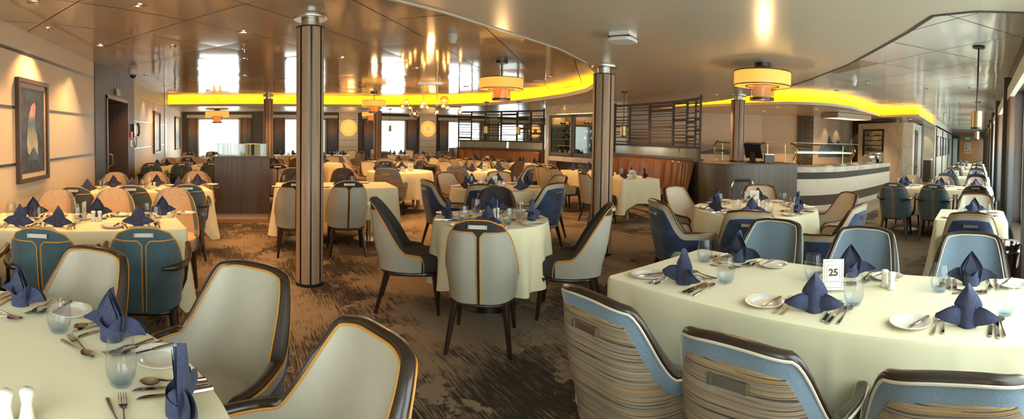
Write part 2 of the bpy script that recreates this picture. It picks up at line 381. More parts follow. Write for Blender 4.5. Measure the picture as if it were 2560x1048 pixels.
def build_shell(S,U,m_in,m_out,name,parent,zin):
    mb=MB(); V=8
    outer=[[S.pos(u,S.zb+(S.h(u)-S.zb)*j/V) for u in U] for j in range(V+1)]
    inner=[[S.pos(u,min(zin,S.h(u))+(S.h(u)-min(zin,S.h(u)))*j/V,-S.th) for u in U] for j in range(V+1)]
    mb.grid(outer)
    (mb if not m_out else MB()).grid([r for r in inner],flip=True)
    mb.grid([outer[-1],inner[-1]])
    mb.grid([[r[0] for r in outer],[r[0] for r in inner]]); mb.grid([[r[-1] for r in outer],[r[-1] for r in inner]],flip=True)
    mb.grid([inner[0],outer[0]])
    if m_out:
        obj('inner_upholstery',MB().grid(inner,flip=True),m_in,parent,smooth=60)
        return obj(name,mb,m_out,parent,smooth=60)
    return obj(name,mb,m_in,parent,smooth=60)
def edge_frames(S,U,down=True):
    P=[]
    for u in U: P.append((S.pos(u,S.h(u)),S.pos(u,S.h(u),-S.th)))
    if down:
        zl=S.h(1)
        for z in (zl-.03,zl-.06,S.zb+.01):
            if z<S.zb: continue
            P.append((S.pos(1,z),S.pos(1,z,-S.th))); P.insert(0,(S.pos(-1,z),S.pos(-1,z,-S.th)))
    out=[]
    for i,(a,b) in enumerate(P):
        p0=P[max(0,i-1)]; p1=P[min(len(P)-1,i+1)]
        T=((p1[0]+p1[1])-(p0[0]+p0[1])).normalized(); s=(a-b).normalized(); N=T.cross(s).normalized()
        if i==0: pass
        out.append((a,b,s,N))
    mid=out[len(out)//2]
    if mid[3].z<0: out=[(a,b,s,-N) for a,b,s,N in out]
    return out
def rail(fr,ht,over):
    mb=MB(); rows=[]
    for a,b,s,N in fr:
        w=(a-b).length/2+over; c=(a+b)/2
        pr=[(-w,-.004),(-w,ht*.55),(-w*.7,ht*.95),(0,ht*1.1),(w*.7,ht*.95),(w,ht*.55),(w,-.004)]
        rows.append([c+s*x+N*y for x,y in pr])
    mb.grid(rows,closed=True); n=7
    mb.add(rows[0],[tuple(range(n))]); mb.add(rows[-1],[tuple(range(n))[::-1]])
    return mb
def pipe(fr,side,off,dn,r=.0045):
    pts=[(b-s*off-N*dn) if side<0 else (a+s*off-N*dn) for a,b,s,N in fr]
    return MB().tube(pts,r,6)
def panel(S,u0,u1,top,n=26,V=7,off=.005):
    """raised upholstery panel on the outside between u0 and u1 with top(u) height"""
    mb=MB(); U=[u0+(u1-u0)*i/n for i in range(n+1)]
    z0=S.zb+.012
    rows=[[S.pos(u,z0+(max(z0+.01,top(u))-z0)*j/V,off) for u in U] for j in range(V+1)]
    mb.grid(rows)
    e=[S.pos(u,max(z0+.01,top(u))+.004,-.002) for u in U]
    mb.grid([rows[-1],e])
    mb.grid([[S.pos(u0,p.z,-.002) for p in [r[0] for r in rows]],[r[0] for r in rows]],flip=True)
    mb.grid([[S.pos(u1,p.z,-.002) for p in [r[-1] for r in rows]],[r[-1] for r in rows]])
    return mb,rows
def leg(x0,y0,x1,y1,z0=.34,r0=.024,r1=.014):
    return MB().tube([(x0,y0,z0),(x0+(x1-x0)*.12,y0+(y1-y0)*.12,z0*.85),(x1,y1,0)],[r0*1.25,r0,r1],8)
def cushion(w,d,y,z0,z1,p=4.0,taper=1.0,crown=.012,n=40,front=1):
    mb=MB(); rows=[]
    def ring(k,z):
        out=[]
        for i in range(n):
            a=2*math.pi*i/n; c,s=math.cos(a),math.sin(a)
            out.append((math.copysign(abs(c)**(2/p),c)*w/2*k,y+math.copysign(abs(s)**(2/p),s)*d/2*k,z))
        return out
    for k,z in [(.95,z0),(1,z0+.015),(1,z1-.02),(.985,z1-.006),(.93,z1),(.6,z1+crown*.7),(.2,z1+crown)]: rows.append(ring(k,z))
    mb.grid(rows,closed=True); mb.add(rows[0],[tuple(range(n))[::-1]]); mb.add(rows[-1],[tuple(range(n))]); return mb
def frame_ring(w,d,y,z0,z1): return cushion(w,d,y,z0,z1,3.2,crown=0)
def handle(S,z,parent,strap):
    y=S.pos(0,z).y-.004
    h=obj('handle',MB().box(-.052,.052,y-.024,y-.014,z-.012,z+.012),M[strap],parent)
    obj('bracket',MB().box(-.062,-.052,y-.027,y+.01,z-.013,z+.013),M['steel'],h)
    obj('bracket',MB().box(.052,.062,y-.027,y+.01,z-.013,z+.013),M['steel'],h)
def erode(h,d,cols=36):
    # height of the region a distance d inside the edge curve (u measured along an arc about .78 m half length)
    def g(u):
        m=9
        for k in range(-14,15):
            du=k*d/14; uu=u+du/.80; 
            if abs(uu)>1: hh=.30
            else: hh=h(uu)
            m=min(m,hh-math.sqrt(max(0,d*d-du*du)))
        return m
    return g
def barrel_chair(name,label,inner,outer,pip):
    t=thing(name,label,'chair')
    H,ZA=.885,.61
    def h(u):
        a=abs(u); z=ZA+(H-ZA)*(1-sstep(.26,.50,a)); z-=.018*sstep(0,.30,a)**2*(1-sstep(.3,.5,a)); z-=.014*sstep(.5,.86,a)
        if a>.86: z=.40+(ZA-.014-.40)*math.sqrt(max(0,1-((a-.86)/.14)**2.4))
        return z
    S=Shell([(0,-.285),(.12,-.281),(.205,-.255),(.265,-.175),(.292,.0),(.289,.12),(.274,.225)],h,.335,.036,.13,tb=.90,nar=.10)
    U=warp(56)
    build_shell(S,U,M[inner],None,'shell',t,.40)
    g=erode(h,.062)
    mb,_=panel(S,-.915,.915,lambda u:g(u),n=54)
    obj('back_panel',mb,M[outer],t,smooth=60)
    fr=edge_frames(S,U)
    obj('top_rail',rail(fr,.013,.001),M['wood'],t,smooth=50)
    obj('piping',pipe(fr,-1,.003,.006),M[pip],t); obj('piping',pipe(fr,1,.003,.006),M[pip],t)
    obj('seat',cushion(.505,.50,.0,.36,.455),M[inner],t,smooth=60)
    obj('seat_frame',frame_ring(.50,.50,-.01,.315,.345),M['wood'],t,smooth=50)
    for x,y,a,b in ((-.19,.19,-.225,.225),(.19,.19,.225,.225),(-.18,-.19,-.225,-.27),(.18,-.19,.225,-.27)):
        obj('leg',leg(x,y,a,b),M['wood'],t)
    handle(S,.775,t,'steel')
    return Proto(t)
def side_chair(name,label,inner,outer,H=.92,arms=False):
    t=thing(name,label,'chair')
    zs=.50
    def h(u):
        a=abs(u); z=zs+(H-zs)*(1-sstep(.27,.74,a)**.88); z-=.035*sstep(0,.30,a)**2.5*(1-sstep(.3,.5,a))
        if a>.72: z=zs-.02*(a-.72)/.28
        if a>.90: z=.36+(.486-.36)*math.sqrt(max(0,1-((a-.90)/.10)**2))
        return z
    S=Shell([(0,-.275),(.12,-.268),(.215,-.215),(.252,-.08),(.256,.03),(.242,.14)],h,.335,.040,.13,tb=.90,nar=.12)
    U=warp(56)
    build_shell(S,U,M[inner],(M[outer] if arms else None),'shell',t,.40)
    for sgn in (1,-1):
        def top(u):
            a=abs(u); z=min(h(u)-.012,H-.085)
            z-=.03*sstep(.07,.015,a)
            return min(z,h(u)-.008)
        u0,u1=(.022,.95) if sgn>0 else (-.95,-.022)
        mb,rows=panel(S,u0,u1,top,n=40,off=.010)
        p=obj('back_panel',mb,M[outer],t,smooth=60)
        edge=[q for q in rows[-1]]
        col=[r[0 if sgn>0 else -1] for r in rows]
        pts=(col+edge[1:]) if sgn>0 else (col+edge[::-1][1:])
        obj('piping',MB().tube(pts,.0042,6),M['piping'],p)
    fr=edge_frames(S,U)
    obj('piping',pipe(fr,1,.001,.004),M['piping'],t)
    obj('seat',cushion(.448,.50,.045,.345,.47,3.4),M[inner],t,smooth=60)
    obj('seat_frame',frame_ring(.455,.52,.018,.312,.345),M['wood'],t,smooth=50)
    for x,y,a,b in ((-.19,.21,-.215,.245),(.19,.21,.215,.245),(-.17,-.18,-.215,-.27),(.17,-.18,.215,-.27)):
        obj('leg',leg(x,y,a,b),M['wood'],t)
    if arms:
        for sx in (-1,1):
            pts=catmull([(sx*.12,-.325,.638),(sx*.20,-.305,.64),(sx*.262,-.20,.645),(sx*.288,-.04,.655),(sx*.290,.08,.675),(sx*.287,.14,.685)],5)
            a_=obj('arm',MB().tube(pts,[.012]*3+[.020]*(len(pts)-3),8),M['wood'],t)
            obj('arm_post',MB().tube([(sx*.288,.12,.685),(sx*.280,.15,.52),(sx*.27,.185,.42),(sx*.232,.20,.33)],[.019,.015,.016,.02],8),M['wood'],a_)
    handle(S,H-.045,t,'strap')
    return Proto(t)
P_barrel=barrel_chair('dining_chair','x','cream_leather','navy_velvet','piping')
P_stripe=barrel_chair('dining_chair','x','blue_fabric','stripes','cream_piping')
P_side=side_chair('dining_chair','x','grey_fabric','cream_vinyl')
P_teal=side_chair('dining_chair','x','tweed','teal_velvet',H=.895,arms=True)
CH={'A':(P_barrel,'navy and cream barrel chair'),'B':(P_stripe,'striped blue-lined barrel chair'),
    'C':(P_side,'cream-backed charcoal side chair'),'D':(P_teal,'wooden-armed teal velvet armchair')}
def chair(kind,x,y,face,where,group):
    """face: angle in degrees of the direction the sitter looks"""
    p,look=CH[kind]
    return p.put((x,y,0),R(face-90)+rnd.uniform(-.03,.03),look+' '+where,group=group)
# ------------------------------------------------------------------ tableware
def napkin_mesh():
    mb=MB(); H=.172; n=10; m=12
    def leaf(H,wm,by,crease,tilt):
        rows=[]
        for j in range(m+1):
            t=j/m; w=(.72+.28*t/.5 if t<.5 else 1-((t-.5)/.5)**1.25)*wm
            rows.append([(a*w, -(by*(1-abs(a)**crease))*(1-.35*t)+tilt*t, t*H) for a in [-1+2*i/n for i in range(n+1)]])
        return rows
    mb.grid(leaf(H,.058,.036,1.7,.006)); mb.grid(leaf(H*.95,.044,.022,1.0,.016))
    mb.grid(leaf(H*.90,.030,.002,.8,.020))
    rows=[]
    for j in range(6):
        t=j/5; rows.append([(.037*math.sin(a)*(1-.06*t),-.004+.036*math.cos(a)*(1-.06*t),t*(.052+.030*abs(math.sin(a*1.0))-.010*math.cos(a))) for a in [R(-115+230*i/16) for i in range(17)]])
    mb.grid(rows)
    rows=[]
    for j in range(6):
        t=j/5; rows.append([(.040*math.sin(a),-.004+.039*math.cos(a),t*(.030+.045*(a+2)/4)) for a in [R(-110+190*i/12) for i in range(13)]])
    mb.grid(rows)
    for s in (-1,1):
        for k,(dy,dz) in enumerate(((-.012,0),(.004,.006))):
            rows=[]
            for i in range(9):
                t=i/8; x=s*(.026+.104*t); yy=dy-.026*math.sin(t*2.6)-.004*t
                zt=.076+.014*math.sin(t*2.4)-.026*t+dz; zb=.003+.034*t**.9
                zt=zb+max(.004,(zt-zb)*(1-.72*t**3))
                rows.append([(x,yy-.012*math.sin(q*math.pi)*(1-t),zb+(zt-zb)*q) for q in [v/4 for v in range(5)]])
            mb.grid(rows)
    return mb.mesh('napkin',M['napkin'],70)
me_napkin=napkin_mesh()
def glass_mesh():
    mb=MB()
    pr=[(.001,.001),(.026,.001),(.031,.004),(.041,.026),(.0445,.048),(.043,.070),(.039,.095),(.036,.118),(.0345,.118),(.0375,.095),(.0415,.070),(.043,.048),(.039,.026),(.029,.010),(.001,.009)]
    mb.lathe([(r*1.02,z*1.12) for r,z in pr],26); return mb.mesh('tumbler',M['glass'],60)
me_glass=glass_mesh()
def plate_mesh(r=.085):
    mb=MB(); k=r/.085
    pr=[(.001,.004),(.048*k,.004),(.052*k,.0055),(.060*k,.012),(.083*k,.0155),(.085*k,.0155),(.084*k,.0125),(.060*k,.006),(.050*k,.001),(.001,.001)]
    mb.lathe(pr,36); return mb.mesh('bread_plate',M['china'],50)
me_plate=plate_mesh()
def flat(outline,th,zf=lambda x,y:0,mb=None):
    mb=mb or MB(); n=len(outline)
    top=[(x,y,th+zf(x,y)) for x,y in outline]; bot=[(x,y,zf(x,y)) for x,y in outline]
    mb.add(bot+top,[tuple(range(n))[::-1],tuple(range(n,2*n))]+[(i,(i+1)%n,n+(i+1)%n,n+i) for i in range(n)]); return mb
def strip(widths,L,th,zf,mb=None,y0=0):
    mb=mb or MB(); rows=[]; k=len(widths)
    for i,w in enumerate(widths):
        y=y0+L*i/(k-1); z=zf(y); rows.append([(-w,y,z),(w,y,z),(w*.8,y,z+th),(-w*.8,y,z+th)])
    mb.grid(rows,closed=True); mb.add(rows[0],[(0,1,2,3)]); mb.add(rows[-1],[(3,2,1,0)]); return mb
def knife_mesh():
    mb=strip([.007,.008,.0075,.0065],.10,.006,lambda y:.001)
    rows=[]
    for i in range(9):
        t=i/8; y=.10+.115*t; w=.0085+.0025*math.sin(t*2.6); tip=1 if t<.8 else max(.12,1-((t-.8)/.2)**2)
        rows.append([(-.007,y,.0035),(-.007+2*w*tip*.9,y,.0022),(-.007,y,.0045)])
    mb.grid(rows,closed=True); return mb.mesh('knife',M['cutlery'],35)
def fork_mesh(L=.195):
    zf=lambda y: .003+.010*math.exp(-((y-L*.62)/.03)**2)
    mb=strip([.0065,.007,.0055,.0035,.003,.0035],L*.66,.003,zf)
    mb2=strip([.0035,.010,.0125,.0125],.032,.0022,lambda y:zf(y)-.001,mb,L*.66)
    for k in range(4):
        x=-.0105+.007*k; y0=L*.66+.030
        rows=[]
        for i in range(4):
            y=y0+.046*i/3; w=.0022*(1-.5*i/3); z=.004+.006*(i/3)**2+ .002
            rows.append([(x-w,y,z),(x+w,y,z),(x+w,y,z+.002),(x-w,y,z+.002)])
        mb.grid(rows,closed=True); mb.add(rows[-1],[(3,2,1,0)])
    return mb.mesh('fork',M['cutlery'],35)
def spoon_mesh(L=.19,bw=.021):
    mb=strip([.0065,.0065,.005,.0035,.003,.0045],L*.72,.003,lambda y:.002+.012*(y/(L*.72))**3)
    rows=[]
    for i in range(9):
        t=i/8; y=L*.70+L*.30*t; w=bw*math.sin(math.pi*min(1,.08+.92*t))**.65; dep=.010*math.sin(math.pi*t)
        rows.append([(w*a,y,.0135-dep*(1-a*a)+.0015*t) for a in [-1+2*k/6 for k in range(7)]])
    mb.grid(rows); mb.grid([[(x,y,z-.0015) for x,y,z in r] for r in rows],flip=True)
    return mb.mesh('spoon',M['cutlery'],60)
me_knife=knife_mesh(); me_fork=fork_mesh(); me_spoon=spoon_mesh(); me_sfork=fork_mesh(.165)
def bknife_mesh():
    mb=strip([.006,.0065,.006],.075,.005,lambda y:.001); rows=[]
    for i in range(8):
        t=i/7; y=.075+.075*t; w=.0085*(1-.1*t) if t<.8 else .0085*max(.15,1-((t-.8)/.2)**2)
        rows.append([(-w*.8,y,.003),(w,y,.0025),(-w*.8,y,.0045)])
    mb.grid(rows,closed=True); return mb.mesh('butter_knife',M['cutlery'],35)
me_bknife=bknife_mesh()
def shaker_mesh():
    return MB().lathe([(.001,.0),(.021,.0),(.022,.006),(.0165,.028),(.014,.048),(.018,.066),(.020,.074),(.018,.080),(.012,.084),(.001,.085)],20).mesh('salt_shaker',M['china'],60)
me_shaker=shaker_mesh()
TZ=.7535
def item(name,me,x,y,z,rz,label,cat,group,sc_=None):
    o=bpy.data.objects.new(name,me); link(o); o.location=(x,y,z); o.rotation_euler=(0,0,rz)
    if sc_: o.scale=(sc_,)*3
    return tag(o,label,cat,group)
def setting(ex,ey,face,where,tname,level=3,inset=.17):
    """place setting: (ex,ey) is the table edge point in front of the sitter, face the sitter's viewing angle"""
    a=R(face); f=(math.cos(a),math.sin(a)); r=(f[1],-f[0])
    def P(lx,ly): return ex+r[0]*lx+f[0]*ly, ey+r[1]*lx+f[1]*ly
    j=lambda s=1: rnd.uniform(-.012,.012)*s
    rz=a-math.pi/2
    x,y=P(j(),inset+j()); item('napkin',me_napkin,x,y,TZ,rz+rnd.uniform(-.35,.35),'navy folded napkin '+where,'napkin','folded napkins on '+tname,rnd.uniform(.94,1.06))
    x,y=P(.15+j(),inset+.13+j()); item('tumbler',me_glass,x,y,TZ,0,'blue-tinted stemless tumbler '+where,'glass','tumblers on '+tname)
    if level<2: return
    px,py=P(-.215+j(),inset-.02+j()); item('bread_plate',me_plate,px,py,TZ,0,'small white bread plate '+where,'plate','bread plates on '+tname)
    if level<3: return
    q=rz+rnd.uniform(-.5,.2); item('butter_knife',me_bknife,px+.035*math.cos(q)+.07*math.sin(q),py+.035*math.sin(q)-.07*math.cos(q),TZ+.0165,q,'butter knife on plate '+where,'knife','butter knives on '+tname)
    for k,(nm,me,lx,ly,lab,cat) in enumerate([('dinner_fork',me_fork,-.095,-.105,'inner fork','fork'),('dinner_fork',me_fork,-.128,-.11,'outer fork','fork'),
        ('dinner_knife',me_knife,.085,-.11,'inner knife','knife'),('dinner_knife',me_knife,.112,-.115,'outer knife','knife'),('soup_spoon',me_spoon,.142,-.11,'soup spoon','spoon')]):
        x,y=P(lx+j(.4),inset+ly+j(.6)); item(nm,me,x,y,TZ,rz+rnd.uniform(-.08,.08),lab+' '+where,cat,cat+'s on '+tname)
    x,y=P(-.085,inset+.135+j()); item('dessert_fork',me_sfork,x,y,TZ,rz-math.pi/2+rnd.uniform(-.25,.1),'dessert fork '+where,'fork','forks on '+tname,.95)
    x,y=P(.085,inset+.165+j()); item('dessert_spoon',me_spoon,x,y,TZ,rz+math.pi/2+rnd.uniform(-.1,.25),'dessert spoon '+where,'spoon','spoons on '+tname,.92)
def text_part(name,txt,size,m,parent,loc,rot,bold=0,align='CENTER'):
    cu=bpy.data.curves.new(name,'FONT'); cu.body=txt; cu.size=size; cu.align_x=align; cu.align_y='CENTER'; cu.offset=bold; cu.extrude=.0003
    cu.materials.append(m); tmp=bpy.data.objects.new(name+'_tmp',cu); C.objects.link(tmp); bpy.context.view_layer.update()
    me=bpy.data.meshes.new_from_object(tmp.evaluated_get(bpy.context.evaluated_depsgraph_get())); bpy.data.objects.remove(tmp); o=bpy.data.objects.new(name,me); link(o,parent); o.location=loc; o.rotation_euler=rot; return o
def sign(x,y,rz,num,label,grp='table number signs'):
    t=thing('table_sign',label,'sign',(x,y,TZ),rz,grp)
    obj('holder',MB().box(-.052,.052,-.002,.0,.0,.155).box(-.052,.052,-.03,.03,0,.002),M['acrylic'],t)
    c=obj('card',MB().box(-.050,.050,-.0045,-.0025,.004,.152),M['paper'],t)
    for sx,s0,s1 in ((.043,.018,.143),(.031,.045,.124)):
        w=.0008
        l=MB(); z0,z1=s0,s1; yy=-.0050
        l.box(-sx,sx,yy,yy+.0004,z0-w,z0+w).box(-sx,sx,yy,yy+.0004,z1-w,z1+w).box(-sx-w,-sx+w,yy,yy+.0004,z0,z1).box(sx-w,sx+w,yy,yy+.0004,z0,z1)
        obj('border_line',l,M['greenline'],c)
    text_part('number_lettering',num,.046,M['ink'],c,(0,-.0052,.088),(R(90),0,0),.0016)
    return t
def shakers(x,y,rz,where,tname):
    for k in (-1,1):
        item('shaker',me_shaker,x+k*.026*math.cos(rz),y+k*.026*math.sin(rz),TZ,0,'white china %s shaker in the middle of '%('salt' if k<0 else 'pepper')+tname,'shaker','shakers on '+tname)
# ------------------------------------------------------------------ tables
def rcloth(w,d,drop,seed,flare=.03):
    rr=random.Random(seed); mb=MB(); pts=[]; rad=.03
    def add(x,y,nx,ny,c): pts.append((x,y,nx,ny,c))
    for (sx,sy),(a0) in zip(((1,1),(-1,1),(-1,-1),(1,-1)),(0,90,180,270)):
        cx,cy=sx*(w/2-rad),sy*(d/2-rad)
        for k in range(7):
            a=R(a0+15*k); add(cx+rad*math.cos(a),cy+rad*math.sin(a),math.cos(a),math.sin(a),1)
        # the side that follows this corner
        nx,ny=[(0,1),(-1,0),(0,-1),(1,0)][[0,90,180,270].index(a0)]
        if a0 in (0,180): L=w-2*rad; n=max(6,int(L/.022)); 
        else: L=d-2*rad; n=max(6,int(L/.022))
        tx,ty=-ny,nx
        sxp,syp=cx+rad*nx,cy+rad*ny
        for k in range(1,n):
            s=L*k/n; add(sxp+tx*s,syp+ty*s,nx,ny,max(0,1-min(s,L-s)/.30))
    N=len(pts); ph=[rr.uniform(0,6.28) for _ in range(3)]
    J=9; rows=[]
    acc=0; arc=[]
    for i,p in enumerate(pts):
        if i: acc+=math.hypot(p[0]-pts[i-1][0],p[1]-pts[i-1][1])
        arc.append(acc)
    for j in range(J+1):
        t=j/J; row=[]
        for i,(x,y,nx,ny,c) in enumerate(pts):
            s=arc[i]; fold=(.015*math.sin(s*13+ph[0])+.008*math.sin(s*29+ph[1]))*t*(1+1.4*c)
            out=.003+flare*t*(.5+1.6*c**2)+fold*t + .02*c*math.sin(s*36+ph[2])*t
            out+=.016*t*math.exp(-(((s%.47)-.235)/.022)**2)*(1-c)
            dz=drop*t*(1+.42*c**2.0)
            if j==0: out=0; dz=0
            elif j==1: out=.008; dz=.014
            row.append((x+nx*out,y+ny*out,-dz))
        rows.append(row)
    mb.grid(rows,closed=True); mb.add(rows[0],[tuple(range(N))])
    return mb
def ccloth(r,drop,seed,nf=17):
    rr=random.Random(seed); N=144; J=9; rows=[]; ph=rr.uniform(0,6.28); ph2=rr.uniform(0,6.28)
    for j in range(J+1):
        t=j/J; row=[]
        for i in range(N):
            a=2*math.pi*i/N
            fo=.034*t**1.1*(math.sin(nf*a+ph+.6*math.sin(3*a))+.35*math.sin(7*a+ph2))
            R_=r+.010*(t>0)+.015*t+fo; z=-drop*t*(1+.05*math.sin(4*a+ph2))
            if j==0: R_=r-.006; z=0
            elif j==1: R_=r+.002; z=-.012
            row.append((R_*math.cos(a),R_*math.sin(a),z))
        rows.append(row)
    mb=MB(); mb.grid(rows,closed=True,flip=False); mb.add(rows[0],[tuple(range(N))]); return mb
def pedestal(t,w,d,round_=False,legs=False):
    if round_: obj('tabletop',MB().lathe([(.001,.72),(w/2-.02,.72),(w/2-.02,.746),(.001,.746)],36),M['laminate'],t)
    else: obj('tabletop',MB().box(-w/2+.02,w/2-.02,-d/2+.02,d/2-.02,.72,.746),M['laminate'],t)
    xs=[0] if w<1.2 else [-w*.3,w*.3]
    for x in xs:
        obj('column',MB().lathe([(.035,.015),(.035,.72)],14,(x,0)),M['steel'],t)
        obj('foot',MB().lathe([(.001,0),(.21,0),(.21,.008),(.05,.022),(.001,.022)],24,(x,0)),M['steel'],t)
def rect_table(x,y,w,d,rot,tname,seed,drop=.42):
    t=thing('dining_table','rectangular pedestal table under the cloth, '+tname,'table',(x,y,0),R(rot),'rectangular dining tables')
    pedestal(t,w,d)
    c=obj('tablecloth',rcloth(w,d,drop,seed),M['cloth'],None,(x,y,.7515),smooth=60); c.rotation_euler=(0,0,R(rot))
    tag(c,'pale lemon tablecloth draped over '+tname,'tablecloth','pale lemon tablecloths')
def round_table(x,y,r,tname,seed,drop=.50):
    t=thing('dining_table','round pedestal table under the cloth, '+tname,'table',(x,y,0),0,'round dining tables')
    pedestal(t,2*r,2*r,True)
    c=obj('tablecloth',ccloth(r,drop,seed),M['cloth'],None,(x,y,.7515),smooth=60)
    tag(c,'pale lemon round tablecloth draped over '+tname,'tablecloth','pale lemon tablecloths')
def side8(ang):
    """word for where a seat lies round a table, seen from the camera's corner of the room"""
    a=(ang-0)%360
    names=[(0,'corridor side'),(45,'buffet side'),(90,'far side'),(135,'far picture-wall side'),(180,'picture-wall side'),(225,'near side'),(270,'window-row side'),(315,'near corridor side')]
    return names[int(((a+22.5)%360)//45)][1]
USED={}
def uniq(s):
    return s
def ringtable(x,y,r,tname,seed,seats,kinds,level,cr=None,drop=.5,inset=.17,sgn=None):
    round_table(x,y,r,tname,seed,drop)
    cr=cr or r+.33
    seen={}
    for ang,k in zip(seats,kinds):
        w=side8(ang)
        seen[w]=seen.get(w,0)+1
        if seen[w]>1: w='second seat on '+w
        a=R(ang)
        chair(k,x+cr*math.cos(a),y+cr*math.sin(a),ang+180,'on the %s of %s'%(w,tname),'chairs round '+tname)
        setting(x+r*math.cos(a),y+r*math.sin(a),ang+180,'on %s of %s'%(w,tname),tname,level,inset)
    shakers(x+.05,y,.6,'',tname)
def longtable(x,y,w,d,rot,tname,seed,near,far,nk,fk,level,nd=.66,fd=.66,drop=.42,nname='near side',fname='far side',inset=.17,chairs=True):
    """near/far: offsets of seats along the table; the table's own +y is the far side"""
    rect_table(x,y,w,d,rot,tname,seed,drop)
    c,s=math.cos(R(rot)),math.sin(R(rot))
    def T(a,b): return x+a*c-b*s, y+a*s+b*c
    ords=['first','second','third','fourth']
    for offs,kinds,sg,dd,nm in ((near,nk,-1,nd,nname),(far,fk,1,fd,fname)):
        for i,(o,k) in enumerate(zip(offs,kinds)):
            wh='%s on the %s of %s'%(ords[i],nm,tname) if len(offs)>1 else 'on the %s of %s'%(nm,tname)
            face=rot+(90 if sg<0 else -90)
            if k:
                px,py=T(o,sg*(d/2+dd-.30)); chair(k,px,py,face,(wh),'chairs at '+tname)
            ex,ey=T(o,sg*d/2); setting(ex,ey,face,('at seat '+wh) if len(offs)>1 else wh,tname,level,inset)
    shakers(*T(.10,0),R(rot),'',tname)
# ================================================================== THE ROOM
def curvepts(P,n): return [(p.x,p.y) for p in catmull([(a,b,0) for a,b in P],n)]
def offs(P,d):
    out=[]
    for i,p in enumerate(P):
        a=Vector(P[max(0,i-1)]); b=Vector(P[min(len(P)-1,i+1)]); t=(b-a).normalized(); out.append((p[0]+t.y*d,p[1]-t.x*d))
    return out
def ribbon(mb,P,d0,d1,z0,z1):
    a=offs(P,d0); b=offs(P,d1)
    rows=[[(x,y,z0) for x,y in a],[(x,y,z1) for x,y in a],[(x,y,z1) for x,y in b],[(x,y,z0) for x,y in b],[(x,y,z0) for x,y in a]]
    mb.grid(rows); 
    for k in (0,-1): mb.add([rows[0][k],rows[1][k],rows[2][k],rows[3][k]],[(0,1,2,3)])
    return mb
ZU,ZL=2.58,2.35
XW=-2.2; YF=18.6; YR=-.42; XE=33.5
cof1=[(1.01,3.0),(1.42,3.14),(1.89,3.34),(2.39,3.53),(3.01,3.76),(3.73,4.17),(4.34,4.65),(5.0,5.25),(5.62,5.95),(6.2,6.86),(6.62,8.0),(6.85,9.3),(6.95,10.6),(6.8,11.9),(6.2,13.1),(5.2,14.0),(4.0,14.5),(2.57,14.75),(.06,14.85),(-2.2,14.85),(-2.2,2.2),(-1.6,2.2),(-.6,2.55),(.3,2.8)]
def smoothpoly(P,n=4): 
    return P
cof2=[(3.05,YR),(3.08,.05),(3.2,.35),(3.67,.60),(4.25,.95),(5.06,1.46),(5.9,2.12),(6.55,2.66),(7.12,3.22),(7.75,3.9),(8.3,4.62),(8.8,5.35),(9.2,6.1),(9.6,7.2),(9.8,8.4),(10.7,8.4),(10.62,7.4),(10.45,6.3),(10.25,5.2),(10.2,4.4),(10.35,3.85),(10.7,3.45),(11.4,3.2),(12.6,3.12),(14.6,3.1),(14.25,2.4),(14.0,1.80),(20.6,1.9),(XE,1.9),(XE,YR)]
from mathutils.geometry import tessellate_polygon
def holed(name,outer,holes,z,m,thick=0.0):
    polys=[[Vector((x,y,0)) for x,y in P] for P in [outer]+holes]
    vs=[p for P in polys for p in P]; tr=tessellate_polygon(polys)
    me=MB(); me.add([(p.x,p.y,z) for p in vs],[tuple(t)[::-1] for t in tr])
    return me
outer=[(-2.45,-.7),(34,-.7),(34,19.2),(-2.45,19.2)]
cof1h=[(max(-2.19,x),y) for x,y in cof1]; cof2h=[(min(33.4,x),max(-.41,y)) for x,y in cof2]
lowm=holed('c',outer,[cof1h[::-1],cof2h[::-1]],ZL,None)
low=struct('ceiling',lowm,M['ceil_low'],smooth=0)
def offset_poly(P,d):
    out=[]; n=len(P)
    for i in range(n):
        a=Vector(P[i-1]); b=Vector(P[i]); c=Vector(P[(i+1)%n])
        n1=(b-a).normalized(); n2=(c-b).normalized(); m_=(Vector((n1.y,-n1.x))+Vector((n2.y,-n2.x)))
        m_=m_.normalized() if m_.length>1e-6 else Vector((n1.y,-n1.x))
        out.append((b.x+m_.x*d,b.y+m_.y*d))
    return out
def area(P): return sum(P[i-1][0]*P[i][1]-P[i][0]*P[i-1][1] for i in range(len(P)))/2
def cove(idx,P,i0,i1,idxs):
    """fascia all round the recess and an amber light strip behind it between vertices i0..i1"""
    if area(P)<0: pass
    sg=1 if area(P)>0 else -1
    top=offset_poly(P,.0); back=offset_poly(P,sg*.13)
    O=[P[k] for k in idxs]; OB=[back[k] for k in idxs]
    mb=MB(); mb.grid([[(x,y,ZL) for x,y in O],[(x,y,ZL+.075) for x,y in O]])
    struct('trim_%d'%idx,mb,M['white_trim'],smooth=30)
    mb=MB(); mb.grid([[(x,y,ZL+.075) for x,y in O],[(x,y,ZL+.075) for x,y in OB],[(x,y,ZL+.078) for x,y in OB]])
    struct('trim_%d'%(idx+1),mb,M['white_trim'],smooth=0)
    LP_=ribbon(MB(),O,-.001,.028 if sg<0 else .028,ZL-.006,ZL-.0005)
    struct('trim_%d'%(idx+40),LP_,M['strip'] if idx==3 else M['white_trim'],smooth=0)
    seg=back[i0:i1+1]
    mb=MB(); mb.grid([[(x,y,ZL+.08) for x,y in seg],[(x,y,ZU-.003) for x,y in seg]])
    o=obj('cove_light',mb,M['cove']); return o
o=cove(1,cof1,7,19,[20,21,22,23]+list(range(0,20))); tag(o,'amber cove light strip round the big curved ceiling recess above the dining room','cove light')
o=cove(3,cof2,9,28,list(range(0,29))); tag(o,'amber cove light strip round the ceiling recess in front of the buffet','cove light')
